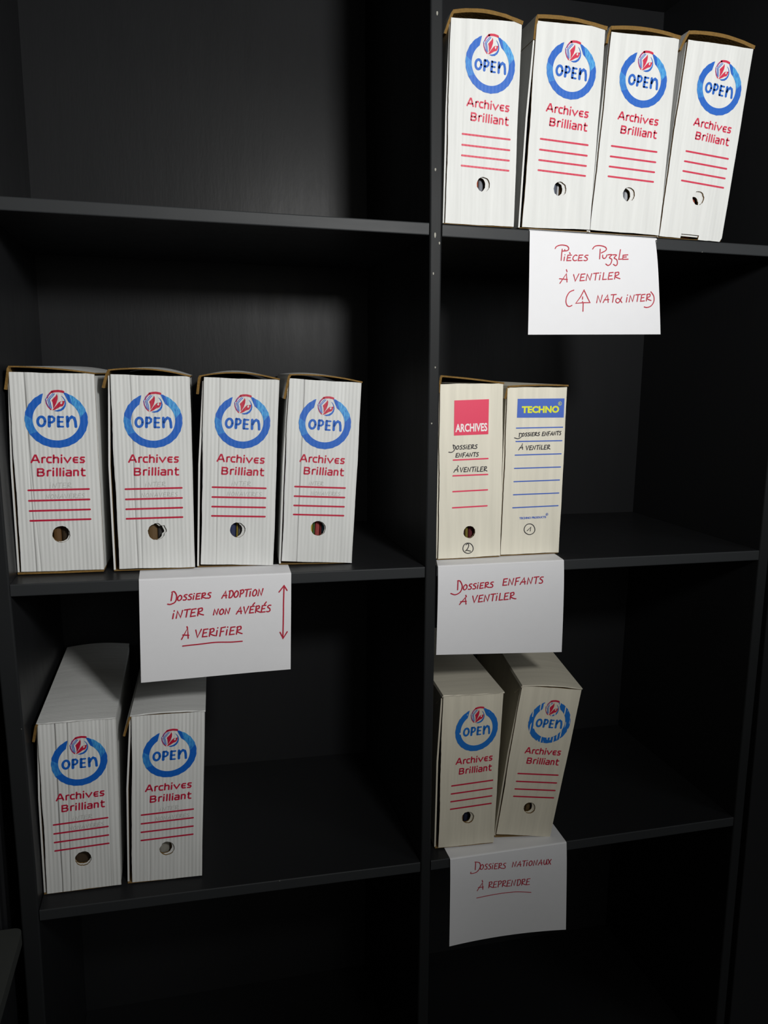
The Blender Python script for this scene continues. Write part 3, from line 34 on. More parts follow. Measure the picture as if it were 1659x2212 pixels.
  "P3": {"y":-.002,"fold":[[.0226,1.1809],[.2406,1.1802]],"bot":[[.0269,1.0275],[.2517,1.0152]],"strokes":[[[.0568,1.1532],[.0568,1.1387]],[[.0562,1.1541],[.057,1.154],[.0581,1.1541],[.0594,1.1538],[.0605,1.153],[.0617,1.1514],[.0629,1.1491],[.0639,1.1467],[.0644,1.1443],[.0643,1.1419],[.0638,1.1394],[.0628,1.137],[.0616,1.135],[.0599,1.1334],[.0578,1.1321],[.0555,1.1311],[.0533,1.1307],[.0512,1.1309],[.0489,1.1317],[.0469,1.1327],[.0455,1.1334]],[[.0699,1.1469],[.069,1.1461],[.0677,1.1448],[.0668,1.1435],[.0665,1.1421],[.0665,1.1405],[.0668,1.1393],[.0675,1.1386],[.0684,1.1382],[.0693,1.1382],[.0704,1.1388],[.0715,1.1398],[.0723,1.1409],[.0726,1.1423],[.0726,1.1439],[.0724,1.1451],[.0716,1.146],[.0706,1.1465],[.0699,1.1469]],[[.0809,1.1473],[.0801,1.1474],[.0788,1.1474],[.0778,1.1472],[.077,1.1465],[.0764,1.1456],[.0763,1.1448],[.077,1.1442],[.0782,1.1437],[.0791,1.143],[.0797,1.1421],[.08,1.1411],[.08,1.1402],[.0795,1.1395],[.0787,1.1389],[.0778,1.1385],[.0768,1.1385],[.0757,1.1387],[.0749,1.1389]],[[.0884,1.1476],[.0875,1.1476],[.0863,1.1477],[.0852,1.1475],[.0844,1.1468],[.0838,1.1459],[.0837,1.1451],[.0844,1.1445],[.0856,1.1439],[.0866,1.1433],[.0871,1.1424],[.0875,1.1414],[.0875,1.1405],[.087,1.1398],[.0862,1.1391],[.0853,1.1387],[.0842,1.1387],[.0831,1.139],[.0824,1.1392]],[[.0912,1.1455],[.0904,1.1387]],[[.0917,1.1482],[.0918,1.1489]],[[.1012,1.1485],[.0959,1.148],[.0947,1.1391],[.1007,1.1395]],[[.0953,1.1436],[.0997,1.1441]],[[.1035,1.1392],[.1045,1.1486]],[[.1034,1.1478],[.1048,1.1482],[.1067,1.1487],[.1082,1.1488],[.1088,1.1479],[.109,1.1466],[.1085,1.1455],[.1071,1.1447],[.1051,1.1441],[.1039,1.1434],[.1042,1.1427],[.1054,1.1419],[.1067,1.1412],[.1082,1.1406],[.1098,1.1401],[.1109,1.1397]],[[.1178,1.1486],[.1169,1.1487],[.1157,1.1487],[.1146,1.1485],[.1138,1.1479],[.1132,1.147],[.1131,1.1461],[.1138,1.1455],[.115,1.145],[.116,1.1443],[.1166,1.1434],[.1169,1.1424],[.1169,1.1415],[.1164,1.1408],[.1156,1.1401],[.1147,1.1398],[.1137,1.1398],[.1125,1.14],[.1118,1.1402]],[[.142,1.1531],[.1358,1.1527],[.1344,1.1421],[.1415,1.1423]],[[.135,1.1475],[.1403,1.1479]],[[.1441,1.1419],[.1455,1.1525],[.1504,1.1424],[.1528,1.1531]],[[.1558,1.1407],[.1573,1.1531]],[[.1567,1.1531],[.1636,1.154]],[[.1564,1.1475],[.1614,1.1479]],[[.1644,1.1419],[.1712,1.1531],[.173,1.1419]],[[.1659,1.1458],[.1741,1.1462]],[[.1772,1.1419],[.1785,1.1526],[.1835,1.1424],[.1859,1.1531]],[[.193,1.1532],[.1919,1.1419]],[[.1885,1.1531],[.1974,1.1535]],[[.2051,1.1526],[.2041,1.1527],[.2026,1.1528],[.2013,1.1526],[.2004,1.1519],[.1997,1.1508],[.1995,1.1498],[.2004,1.149],[.2018,1.1484],[.203,1.1475],[.2037,1.1464],[.2042,1.1452],[.2042,1.1441],[.2036,1.1433],[.2026,1.1425],[.2016,1.1421],[.2003,1.1421],[.199,1.1425],[.198,1.1428]],[[.0613,1.1134],[.0708,1.125],[.0725,1.1133]],[[.0627,1.1182],[.073,1.1184]],[[.0712,1.129],[.0725,1.1258]],[[.0832,1.1269],[.0864,1.1155],[.0916,1.1277]],[[.1013,1.1274],[.0952,1.1269],[.0938,1.1159],[.1008,1.1164]],[[.0944,1.1215],[.0996,1.1221]],[[.1034,1.116],[.1047,1.1269],[.1096,1.1167],[.1119,1.1277]],[[.1188,1.1279],[.1177,1.1163]],[[.1144,1.1278],[.1231,1.1283]],[[.1252,1.1248],[.1243,1.1165]],[[.1257,1.1281],[.1258,1.129]],[[.1308,1.1288],[.1296,1.117],[.1357,1.1174]],[[.1458,1.1286],[.1395,1.1281],[.1383,1.1171],[.1454,1.1175]],[[.1388,1.1227],[.1441,1.1233]],[[.1486,1.1172],[.1496,1.1287]],[[.1483,1.1278],[.15,1.1283],[.1523,1.1288],[.154,1.1289],[.1547,1.1279],[.1549,1.1263],[.1545,1.1248],[.1528,1.1239],[.1504,1.1232],[.149,1.1224],[.1494,1.1214],[.1508,1.1205],[.1524,1.1196],[.1541,1.1188],[.156,1.1182],[.1573,1.1177]],[[.1578,1.1176],[.1591,1.1177]]],"curl":0,"round":0,"tilt":.13,"back":[[.0313,.0331,1.1797],[.2445,.0304,1.1797]],"w":.00187},
  "P4": {"y":-.002,"fold":[[.056,.6641],[.272,.6643]],"bot":[[.0627,.4904],[.2865,.4845]],"strokes":[[[.1022,.653],[.1022,.6391]],[[.1008,.6546],[.1025,.6543],[.1049,.6538],[.1074,.6531],[.1093,.652],[.1103,.6502],[.111,.648],[.1113,.6456],[.111,.6433],[.1102,.6409],[.1088,.6384],[.107,.6361],[.105,.6344],[.1025,.6334],[.0995,.633],[.0967,.633],[.0947,.6331],[.094,.6336],[.094,.6345],[.0943,.6354],[.0945,.636]],[[.1145,.648],[.1136,.6472],[.1125,.646],[.1116,.6446],[.1113,.643],[.1113,.6412],[.1116,.6398],[.1122,.6389],[.113,.6383],[.1139,.6382],[.1149,.6387],[.1159,.6397],[.1167,.6409],[.117,.6424],[.117,.6442],[.1167,.6457],[.1161,.6467],[.1151,.6475],[.1145,.648]],[[.1247,.647],[.1239,.6471],[.1227,.6474],[.1218,.6473],[.121,.6466],[.1205,.6457],[.1204,.6448],[.121,.644],[.1221,.6432],[.123,.6423],[.1235,.6413],[.1238,.6401],[.1238,.639],[.1233,.6383],[.1226,.6376],[.1217,.6373],[.1208,.6375],[.1198,.6379],[.1191,.6383]],[[.1315,.6462],[.1307,.6464],[.1296,.6466],[.1286,.6465],[.1279,.6459],[.1273,.645],[.1272,.644],[.1279,.6432],[.1289,.6425],[.1298,.6416],[.1303,.6405],[.1306,.6393],[.1306,.6383],[.1302,.6375],[.1294,.6369],[.1286,.6366],[.1277,.6367],[.1266,.6372],[.1259,.6375]],[[.1341,.6435],[.1334,.6358]],[[.1346,.6464],[.1347,.6473]],[[.1434,.6455],[.1385,.6457],[.1374,.6356],[.1429,.6352]],[[.1379,.6407],[.142,.6407]],[[.1454,.6345],[.1464,.6452]],[[.1454,.6445],[.1467,.6447],[.1485,.645],[.1498,.6448],[.1504,.6438],[.1505,.6423],[.1501,.6411],[.1488,.6404],[.1469,.6399],[.1458,.6394],[.1461,.6384],[.1472,.6374],[.1484,.6364],[.1498,.6355],[.1512,.6347],[.1523,.6341]],[[.1587,.6434],[.1579,.6436],[.1567,.6438],[.1557,.6437],[.155,.643],[.1545,.6421],[.1543,.6411],[.155,.6404],[.1561,.6396],[.157,.6387],[.1575,.6376],[.1578,.6364],[.1578,.6354],[.1574,.6346],[.1566,.6339],[.1558,.6336],[.1548,.6338],[.1538,.6342],[.1531,.6346]],[[.1709,.6341],[.172,.644],[.176,.6342],[.1779,.6441]],[[.1796,.6334],[.1851,.6435],[.1865,.6329]],[[.1808,.637],[.1874,.6368]],[[.1933,.6429],[.1924,.6324]],[[.1898,.6432],[.1969,.643]],[[.1986,.6396],[.1979,.632]],[[.199,.6425],[.1992,.6433]],[[.2055,.6415],[.2047,.6406],[.2035,.6394],[.2026,.638],[.2023,.6364],[.2024,.6346],[.2027,.6332],[.2033,.6323],[.2043,.6317],[.2052,.6316],[.2062,.6322],[.2073,.6332],[.2081,.6344],[.2083,.6359],[.2083,.6377],[.208,.6392],[.2073,.6402],[.2063,.641],[.2055,.6415]],[[.2109,.631],[.212,.641],[.2161,.6311],[.2179,.6411]],[[.2198,.6303],[.2252,.6406],[.2268,.6297]],[[.2209,.634],[.2276,.6338]],[[.2308,.6391],[.2306,.6373],[.2305,.6348],[.2306,.6327],[.2311,.6312],[.232,.63],[.2328,.6295],[.2335,.6297],[.2343,.6304],[.2349,.6318],[.2354,.6342],[.2359,.6371],[.2361,.6392]],[[.2361,.6392],[.2361,.6296]],[[.2383,.6396],[.2438,.6284]],[[.2445,.6386],[.2381,.6289]],[[.1083,.5959],[.1172,.6107],[.119,.5971]],[[.1099,.6024],[.1199,.6019]],[[.1162,.6161],[.1176,.6123]],[[.1297,.598],[.1306,.6103]],[[.1295,.6094],[.1309,.6098],[.1329,.6102],[.1343,.6101],[.135,.6089],[.1351,.6072],[.1347,.6057],[.1333,.6049],[.1313,.6043],[.1301,.6036],[.1305,.6025],[.1317,.6013],[.133,.6003],[.1344,.5993],[.136,.5984],[.1372,.5978]],[[.1447,.6093],[.1394,.6093],[.1383,.5976],[.1444,.5974]],[[.1388,.6035],[.1433,.6037]],[[.1472,.5967],[.148,.6091]],[[.1466,.6085],[.1479,.6088],[.1497,.6092],[.1512,.6091],[.1521,.6082],[.1526,.6069],[.1527,.6056],[.1523,.6045],[.1514,.6034],[.1505,.6027],[.1495,.6023],[.1483,.6023],[.1475,.6023]],[[.1553,.5961],[.1561,.6085]],[[.155,.6075],[.1564,.6079],[.1584,.6083],[.1598,.6082],[.1605,.607],[.1607,.6053],[.1603,.6038],[.1588,.603],[.1568,.6024],[.1556,.6017],[.156,.6006],[.1572,.5994],[.1585,.5983],[.16,.5973],[.1616,.5965],[.1628,.5959]],[[.1703,.6074],[.1649,.6074],[.1639,.5957],[.1701,.5954]],[[.1644,.6016],[.1689,.6018]],[[.1723,.5948],[.1733,.6066],[.1777,.595],[.1795,.6067]],[[.184,.6064],[.1832,.5939]],[[.1823,.6059],[.1837,.6062],[.1856,.6065],[.1872,.6062],[.1884,.6047],[.1894,.6025],[.1898,.6003],[.1893,.5981],[.1882,.5959],[.187,.5943],[.1857,.5937],[.1842,.5938],[.1832,.5939]],[[.192,.5933],[.1927,.6058]],[[.1916,.6048],[.193,.6052],[.195,.6056],[.1965,.6055],[.1972,.6043],[.1973,.6026],[.197,.6011],[.1955,.6002],[.1934,.5996],[.1923,.5989],[.1926,.5978],[.1939,.5966],[.1952,.5955],[.1967,.5946],[.1984,.5937],[.1996,.5931]],[[.2071,.6047],[.2017,.6047],[.2007,.5928],[.207,.5926]],[[.2012,.5989],[.2057,.599]],[[.1084,.581],[.1132,.5813],[.1202,.5817],[.1279,.5821],[.1353,.5823],[.1421,.5825],[.1489,.5825],[.1557,.5824],[.162,.5823],[.1676,.5821],[.1728,.5818],[.1779,.5814],[.1836,.5807],[.1908,.5795],[.1988,.5779],[.2062,.5764],[.2113,.5753]]],"curl":.007,"round":0,"tilt":.13,"back":[[.0563,.0227,.6662],[.2746,.0532,.6662]],"w":.00143},
 },
}

scene = bpy.context.scene
col = scene.collection
rnd = random.Random(7)

# ------------------------------------------------------------------ camera
cd = bpy.data.cameras.new('camera'); cam = bpy.data.objects.new('camera', cd); col.objects.link(cam)
fw = Vector(DATA['cam']['fw']).normalized(); up = Vector(DATA['cam']['up']).normalized(); rt = fw.cross(up).normalized(); up = rt.cross(fw)
M = Matrix((rt, up, -fw)).transposed().to_4x4(); M.translation = Vector(DATA['cam']['loc'])
cam.matrix_world = M
cd.sensor_fit = 'HORIZONTAL'; cd.sensor_width = 36.0; cd.lens = DATA['cam']['f'] * 36.0 / 1659.0
cd.clip_start = 0.02
scene.camera = cam

# ------------------------------------------------------------------ world, lights, exposure
w = bpy.data.worlds.new('dim_room'); scene.world = w; w.use_nodes = True
w.node_tree.nodes['Background'].inputs[0].default_value = (0.75, 0.85, 1.0, 1)
w.node_tree.nodes['Background'].inputs[1].default_value = 0.03

def area(name, loc, target, sx, sy, power, color, spread=180):
    l = bpy.data.lights.new(name, 'AREA'); l.shape = 'RECTANGLE'; l.size = sx; l.size_y = sy
    l.energy = power; l.color = color; l.spread = math.radians(spread)
    o = bpy.data.objects.new(name, l); col.objects.link(o); o.location = loc
    o.rotation_euler = (Vector(target) - Vector(loc)).to_track_quat('-Z', 'Y').to_euler()
    return o
# a lamp standing high in the room to the right of the camera, and an added fill for the room's weak soft light
sl = bpy.data.lights.new('spot_lamp_light', 'SPOT'); sl.energy = 75.0; sl.color = (1.0, 0.995, 0.975)
sl.spot_size = 2.55; sl.spot_blend = 0.72; sl.shadow_soft_size = 0.09  # cone shaped so its soft edge stands in for a person's shadow below
so = bpy.data.objects.new('spot_lamp_light', sl); col.objects.link(so); so.location = (0.18, -1.36, 1.93)
so.rotation_euler = (Vector((-0.34, 0.0, 2.46)) - Vector(so.location)).to_track_quat('-Z', 'Y').to_euler()
area('side_light', (2.15, -2.4, 2.1), (0.5, 0.0, 1.7), 1.0, 0.8, 12.0, (0.93, 0.97, 1.0))
area('room_fill_light', (0.3, -3.4, 2.1), (0.0, 0.0, 1.7), 2.4, 1.1, 11.5, (1.0, 0.975, 0.90))

vs = scene.view_settings
vs.view_transform = 'Standard'; vs.look = 'None'; vs.gamma = 1.0; vs.use_curve_mapping = False
vs.exposure = 0.0

# ------------------------------------------------------------------ materials
def lin(c):
    c = c / 255.0
    return c / 12.92 if c <= 0.04045 else ((c + 0.055) / 1.055) ** 2.4
def rgb(r, g, b): return (lin(r), lin(g), lin(b), 1)

class NT:
    def __init__(s, name):
        s.m = bpy.data.materials.new(name); s.m.use_nodes = True; s.t = s.m.node_tree
        s.b = s.t.nodes['Principled BSDF']
    def n(s, typ, **kw):
        x = s.t.nodes.new(typ)
        for k, v in kw.items():
            if k.startswith('i_'): x.inputs[k[2:].replace('_', ' ')].default_value = v
            else: setattr(x, k, v)
        return x
    def l(s, a, b): s.t.links.new(a, b)
    def math(s, op, a, b=None, c=None):
        x = s.n('ShaderNodeMath', operation=op)
        for i, v in enumerate((a, b, c)):
            if v is None: continue
            if isinstance(v, (int, float)): x.inputs[i].default_value = v
            else: s.l(v, x.inputs[i])
        return x.outputs[0]

def flutes(t, pitch, strength, crease=None, dist=0.0005, wob=0.25):
    """washboard relief of corrugated board from the UV (metres)"""
    uv = t.n('ShaderNodeUVMap'); sp = t.n('ShaderNodeSeparateXYZ'); t.l(uv.outputs[0], sp.inputs[0])
    U, V = sp.outputs[0], sp.outputs[1]
    mp = t.n('ShaderNodeMapping'); t.l(uv.outputs[0], mp.inputs[0]); mp.inputs['Scale'].default_value = (90, 6, 1)
    nz = t.n('ShaderNodeTexNoise', i_Scale=1.0, i_Detail=3.0); t.l(mp.outputs[0], nz.inputs[0])
    mp2 = t.n('ShaderNodeMapping'); t.l(uv.outputs[0], mp2.inputs[0]); mp2.inputs['Scale'].default_value = (14, 9, 1)
    nz2 = t.n('ShaderNodeTexNoise', i_Scale=1.0, i_Detail=2.0); t.l(mp2.outputs[0], nz2.inputs[0])
    ph = t.math('MULTIPLY', U, 2 * math.pi / pitch)
    s = t.math('SINE', ph)
    amp = t.math('MULTIPLY', s, t.math('MULTIPLY_ADD', nz2.outputs[0], 1.6, -0.25))
    h = t.math('ADD', t.math('MULTIPLY', amp, 0.35), t.math('MULTIPLY', nz.outputs[0], wob * 2))
    h = t.math('ADD', h, t.math('MULTIPLY', nz2.outputs[0], 0.8))
    if crease is not None:
        for (cx, sl, dep) in crease:
            d = t.math('SUBTRACT', t.math('ADD', U, t.math('MULTIPLY', V, sl)), cx)
            d = t.math('ADD', d, t.math('MULTIPLY_ADD', nz2.outputs[0], 0.004, -0.002))
            g = t.math('POWER', 2.718, t.math('MULTIPLY', t.math('MULTIPLY', d, d), -1.0 / (0.0013 ** 2)))
            h = t.math('SUBTRACT', h, t.math('MULTIPLY', g, dep))
    b = t.n('ShaderNodeBump', i_Strength=strength, i_Distance=dist); t.l(h, b.inputs['Height'])
    t.l(b.outputs[0], t.b.inputs['Normal'])
    return U, V, nz, nz2

def card(name, color, pitch=0.0056, strength=0.6, crease=None, dirt=0.12, dist=.0005):
    t = NT(name); U, V, nz, nz2 = flutes(t, pitch, strength, crease, dist)
    m = t.n('ShaderNodeMix', data_type='RGBA')
    m.inputs[6].default_value = color; m.inputs[7].default_value = tuple(c * (1 - dirt * 1.6) for c in color[:3]) + (1,)
    g = t.math('MULTIPLY_ADD', nz.outputs[0], 1.8, -0.55); t.l(g, m.inputs[0]); m.clamp_factor = True
    t.l(m.outputs[2], t.b.inputs['Base Color'])
    t.b.inputs['Roughness'].default_value = 0.72; t.b.inputs['Specular IOR Level'].default_value = 0.3
    return t.m

def ink(name, color, pitch=0.0056, strength=0.5, light=None, worn=0.0, paper=None, rough=0.45):
    t = NT(name); U, V, nz, nz2 = flutes(t, pitch, strength)
    out = None
    if light:
        m = t.n('ShaderNodeMix', data_type='RGBA'); m.clamp_factor = True
        m.inputs[6].default_value = color; m.inputs[7].default_value = light
        mp = t.n('ShaderNodeMapping'); uv = t.n('ShaderNodeUVMap'); t.l(uv.outputs[0], mp.inputs[0]); mp.inputs['Scale'].default_value = (700, 150, 1)
        fz = t.n('ShaderNodeTexNoise', i_Scale=1.0, i_Detail=2.0); t.l(mp.outputs[0], fz.inputs[0])
        g = t.math('MULTIPLY', t.math('MULTIPLY_ADD', nz2.outputs[0], 2.5, -0.6), t.math('MULTIPLY_ADD', fz.outputs[0], 3.4, -0.9))
        t.l(g, m.inputs[0]); out = m.outputs[2]
    if worn > 0:
        m2 = t.n('ShaderNodeMix', data_type='RGBA'); m2.clamp_factor = True
        if out: t.l(out, m2.inputs[6])
        else: m2.inputs[6].default_value = color
        m2.inputs[7].default_value = paper
        s = t.math('SINE', t.math('MULTIPLY', U, 2 * math.pi / pitch))
        mp = t.n('ShaderNodeMapping'); uv = t.n('ShaderNodeUVMap'); t.l(uv.outputs[0], mp.inputs[0]); mp.inputs['Scale'].default_value = (120, 60, 1)
        fz = t.n('ShaderNodeTexNoise', i_Scale=1.0, i_Detail=1.0); t.l(mp.outputs[0], fz.inputs[0])
        g = t.math('MULTIPLY', t.math('GREATER_THAN', s, 0.55), t.math('GREATER_THAN', fz.outputs[0], 1.0 - worn))
        t.l(g, m2.inputs[0]); out = m2.outputs[2]
    if out: t.l(out, t.b.inputs['Base Color'])
    else: t.b.inputs['Base Color'].default_value = color
    t.b.inputs['Roughness'].default_value = rough
    return t.m

def plain(name, color, rough=0.6, noise=0.0, spec=0.5, scale=40, bump=0.0, metallic=0.0):
    t = NT(name)
    t.b.inputs['Base Color'].default_value = color; t.b.inputs['Roughness'].default_value = rough
    t.b.inputs['Specular IOR Level'].default_value = spec; t.b.inputs['Metallic'].default_value = metallic
    if noise or bump:
        tc = t.n('ShaderNodeTexCoord'); nz = t.n('ShaderNodeTexNoise', i_Scale=float(scale), i_Detail=4.0); t.l(tc.outputs['Object'], nz.inputs[0])
        if noise:
            m = t.n('ShaderNodeMix', data_type='RGBA'); m.inputs[6].default_value = color
            m.inputs[7].default_value = tuple(c * (1 - noise) for c in color[:3]) + (1,); t.l(nz.outputs[0], m.inputs[0]); t.l(m.outputs[2], t.b.inputs['Base Color'])
        if bump:
            b = t.n('ShaderNodeBump', i_Strength=bump, i_Distance=0.002); t.l(nz.outputs[0], b.inputs['Height']); t.l(b.outputs[0], t.b.inputs['Normal'])
    return t.m

def black_paint(name, base, rough, var, chips=0.0, bump=0.08, grain=True, spec=0.5):
    """black lacquer brushed over wood: streaky gloss, worn chips"""
    t = NT(name); tc = t.n('ShaderNodeTexCoord')
    mp = t.n('ShaderNodeMapping'); t.l(tc.outputs['Object'], mp.inputs[0]); mp.inputs['Scale'].default_value = (38, 38, 5) if grain else (5, 38, 38)
    nz = t.n('ShaderNodeTexNoise', i_Scale=1.0, i_Detail=6.0, i_Roughness=0.65); t.l(mp.outputs[0], nz.inputs[0])
    n2 = t.n('ShaderNodeTexNoise', i_Scale=3.5, i_Detail=3.0); t.l(tc.outputs['Object'], n2.inputs[0])
    r = t.math('MULTIPLY_ADD', nz.outputs[0], var, rough - var * 0.5)
    r = t.math('MULTIPLY_ADD', n2.outputs[0], var * 1.2, t.math('SUBTRACT', r, var * 0.6)); t.l(r, t.b.inputs['Roughness'])
    m = t.n('ShaderNodeMix', data_type='RGBA'); m.clamp_factor = True
    m.inputs[6].default_value = base; m.inputs[7].default_value = (0.16, 0.16, 0.15, 1)
    if chips:
        n3 = t.n('ShaderNodeTexNoise', i_Scale=95.0, i_Detail=2.0); t.l(tc.outputs['Object'], n3.inputs[0])
        g = t.math('GREATER_THAN', n3.outputs[0], 1.0 - chips); t.l(g, m.inputs[0])
    else: m.inputs[0].default_value = 0
    t.l(m.outputs[2], t.b.inputs['Base Color'])
    n4 = t.n('ShaderNodeTexNoise', i_Scale=1.0, i_Detail=5.0)
    mp4 = t.n('ShaderNodeMapping'); t.l(tc.outputs['Object'], mp4.inputs[0]); mp4.inputs['Scale'].default_value = (260, 260, 60); t.l(mp4.outputs[0], n4.inputs[0])
    h = t.math('ADD', nz.outputs[0], t.math('MULTIPLY', n4.outputs[0], 0.35))
    b = t.n('ShaderNodeBump', i_Strength=bump, i_Distance=0.002); t.l(h, b.inputs['Height']); t.l(b.outputs[0], t.b.inputs['Normal'])
    t.b.inputs['Specular IOR Level'].default_value = spec
    return t.m

MAT = {}
MAT['black'] = black_paint('black_lacquered_wood', (0.0145, 0.0150, 0.0162, 1), 0.38, 0.16, bump=0.12, spec=0.10)
MAT['edge'] = black_paint('black_painted_edge', (0.024, 0.026, 0.028, 1), 0.50, 0.12, chips=0.235, bump=0.05, grain=False, spec=0.22)
MAT['panel_edge'] = black_paint('black_painted_upright', (0.015, 0.016, 0.017, 1), 0.48, 0.10, chips=0.225, bump=0.05, spec=0.11)
MAT['kraft'] = plain('brown_kraft_board', rgb(134, 103, 54), 0.85, 0.45, 0.2, 300, 0.5)
MAT['kraft_dark'] = plain('kraft_board_inside', rgb(150, 122, 78), 0.9, 0.3, 0.15, 120, 0.2)
WHITE = rgb(218, 219, 217); WHITE_M = rgb(214, 215, 213); CREAM = rgb(226, 221, 205); CREAM2 = rgb(207, 201, 184)
MAT['paper'] = plain('white_paper', rgb(224, 224, 227), 0.7, 0.03, 0.3, 60, 0.05)
MAT['paper_ink'] = plain('red_felt_pen', rgb(178, 22, 52), 0.55)
MAT['pen'] = plain('black_felt_pen', rgb(32, 30, 38), 0.5)
MAT['pencil'] = plain('pencil_mark', rgb(176, 176, 172), 0.6)
MAT['room'] = plain('room_wall_paint', rgb(120, 118, 112), 0.9, 0.05, 0.2, 8)
MAT['ceiling'] = plain('ceiling_paint', rgb(150, 150, 146), 0.9, 0.04, 0.2, 8)
MAT['floor'] = plain('floor_tile', rgb(60, 56, 52), 0.5, 0.2, 0.4, 6)
MAT['darkwall'] = plain('dark_wall_paint', rgb(22, 22, 22), 0.8, 0.1, 0.2, 8)

# ------------------------------------------------------------------ helpers
def link(name, me, mat, parent=None, M=None):
    o = bpy.data.objects.new(name, me); col.objects.link(o)
    for m in (mat if isinstance(mat, (list, tuple)) else [mat]): me.materials.append(m)
    if parent: o.parent = parent
    if M is not None: o.matrix_local = M
    return o
def from_py(name, v, f, mat, parent=None, uv=None, mi=None, smooth=False):
    me = bpy.data.meshes.new(name); me.from_pydata([tuple(x) for x in v], [], f); me.update()
    if uv:
        L = me.uv_layers.new(name='UVMap')
        for lp in me.loops: L.data[lp.index].uv = uv[lp.vertex_index]
    if mi:
        for p, i in zip(me.polygons, mi): p.material_index = i
    if smooth:
        for p in me.polygons: p.use_smooth = True
    return link(name, me, mat, parent)
def tag(o, label=None, cat=None, group=None, kind=None):
    if label: o['label'] = label
    if cat: o['category'] = cat
    if group: o['group'] = group
    if kind: o['kind'] = kind
    return o
def empty(name, loc, rotz=0):
    o = bpy.data.objects.new(name, None); col.objects.link(o); o.location = loc; o.rotation_euler = (0, 0, rotz); o.empty_display_size = 0.05
    return o
def boxmesh(name, lo, hi, mat, parent=None, bevel=0.0, seg=2):
    bm = bmesh.new(); bmesh.ops.create_cube(bm, size=1)
    for v in bm.verts: v.co = Vector([(lo[i] + hi[i]) / 2 + v.co[i] * (hi[i] - lo[i]) for i in range(3)])
    if bevel: bmesh.ops.bevel(bm, geom=bm.edges[:], offset=bevel, segments=seg, affect='EDGES', profile=0.5)
    me = bpy.data.meshes.new(name); bm.to_mesh(me); bm.free()
    for p in me.polygons: p.use_smooth = False
    return link(name, me, mat, parent)
def interp(pts, z):
    p = sorted(pts, key=lambda a: a[1])
    if z <= p[0][1]: a, b = p[0], p[1]
    elif z >= p[-1][1]: a, b = p[-2], p[-1]
    else:
        for a, b in zip(p, p[1:]):
            if a[1] <= z <= b[1]: break
    t = (z - a[1]) / (b[1] - a[1])
    if z < p[0][1] or z > p[-1][1]: t = max(-0.4, min(1.4, t))
    return a[0] + (b[0] - a[0]) * t

# ------------------------------------------------------------------ room shell
D = DATA['D']; YB = D + 0.012
def shell(name, lo, hi, mat): return tag(boxmesh(name, lo, hi, MAT[mat]), kind='structure')
shell('floor', (-2.6, -3.7, -0.1), (2.9, YB + 0.2, 0.0), 'floor')
shell('ceiling', (-2.6, -3.7, 2.75), (2.9, YB + 0.2, 2.85), 'ceiling')
shell('wall_back', (-2.6, YB + 0.012, 0.0), (2.9, YB + 0.2, 2.75), 'darkwall')
shell('wall_front', (-2.6, -3.8, 0.0), (2.9, -3.7, 2.75), 'room')
shell('wall_left', (-2.7, -3.7, 0.0), (-2.6, YB + 0.2, 2.75), 'room')
shell('wall_right', (2.9, -3.7, 0.0), (3.0, YB + 0.2, 2.75), 'room')

# ------------------------------------------------------------------ bookcase
bc = tag(empty('bookcase', (0.0, D / 2, 0.0)), 'tall black painted open bookcase with two bays, holding all the archive boxes', 'bookcase')
bc_off = Vector((0.0, D / 2, 0.0))
ZTOP = 2.40
def upright(xl, xr, y0, y1, zs):
    r = 0.0028; prof = []
    def sec(a, b):
        pts = [(a, y1)]
        for k in range(4):
            t = math.pi / 2 * k / 3; pts.append((a + r - r * math.cos(t), y0 + r - r * math.sin(t)))
        for k in range(4):
            t = math.pi / 2 * k / 3; pts.append((b - r + r * math.sin(t), y0 + r - r * math.cos(t)))
        pts.append((b, y1)); return pts
    v = []; f = []; mi = []; n = 10
    for z in zs:
        for (x, y) in sec(xl(z), xr(z)): v.append(Vector((x, y, z)) - bc_off)
    for k in range(len(zs) - 1):
        for i in range(n):
            j = (i + 1) % n; f.append((k * n + i, k * n + j, (k + 1) * n + j, (k + 1) * n + i)); mi.append(1 if 1 <= i <= 7 else 0)
    f.append(tuple(range(n))[::-1]); f.append(tuple((len(zs) - 1) * n + i for i in range(n))); mi += [0, 0]
    o = from_py('side_panel', v, f, [MAT['black'], MAT['panel_edge']], bc, mi=mi)
    bm = bmesh.new(); bm.from_mesh(o.data); bmesh.ops.recalc_face_normals(bm, faces=bm.faces[:]); bm.to_mesh(o.data); bm.free()
    for i, p in enumerate(o.data.polygons): p.use_smooth = (i < len(f) - 2 and (i % n) in (1, 2, 3, 5, 6, 7))
    return o
zs = [0.0, 0.2, 0.36, 0.55, 0.74, 0.95, 1.17, 1.35, 1.53, 1.74, 1.9, 2.1, ZTOP]
dl = lambda z: interp(DATA['div_l'], z); dr = lambda z: interp(DATA['div_r'], z)
li = lambda z: interp(DATA['left_in'], z)
ri = lambda z: 0.6200 if z > 1.3 else (0.6150 if z < 0.7 else 0.6150 + (z - 0.7) / 0.6 * 0.005)
tag(upright(dl, dr, 0.0, D, zs)); tag(upright(lambda z: li(z) - 0.0255, li, 0.0, D, zs)); tag(upright(ri, lambda z: ri(z) + 0.020, 0.0, D, zs))
tag(boxmesh('back_panel', Vector((-0.62, D, 0.0)) - bc_off, Vector((0.637, D + 0.008, ZTOP)) - bc_off, MAT['black'], bc))
TH = 0.0178
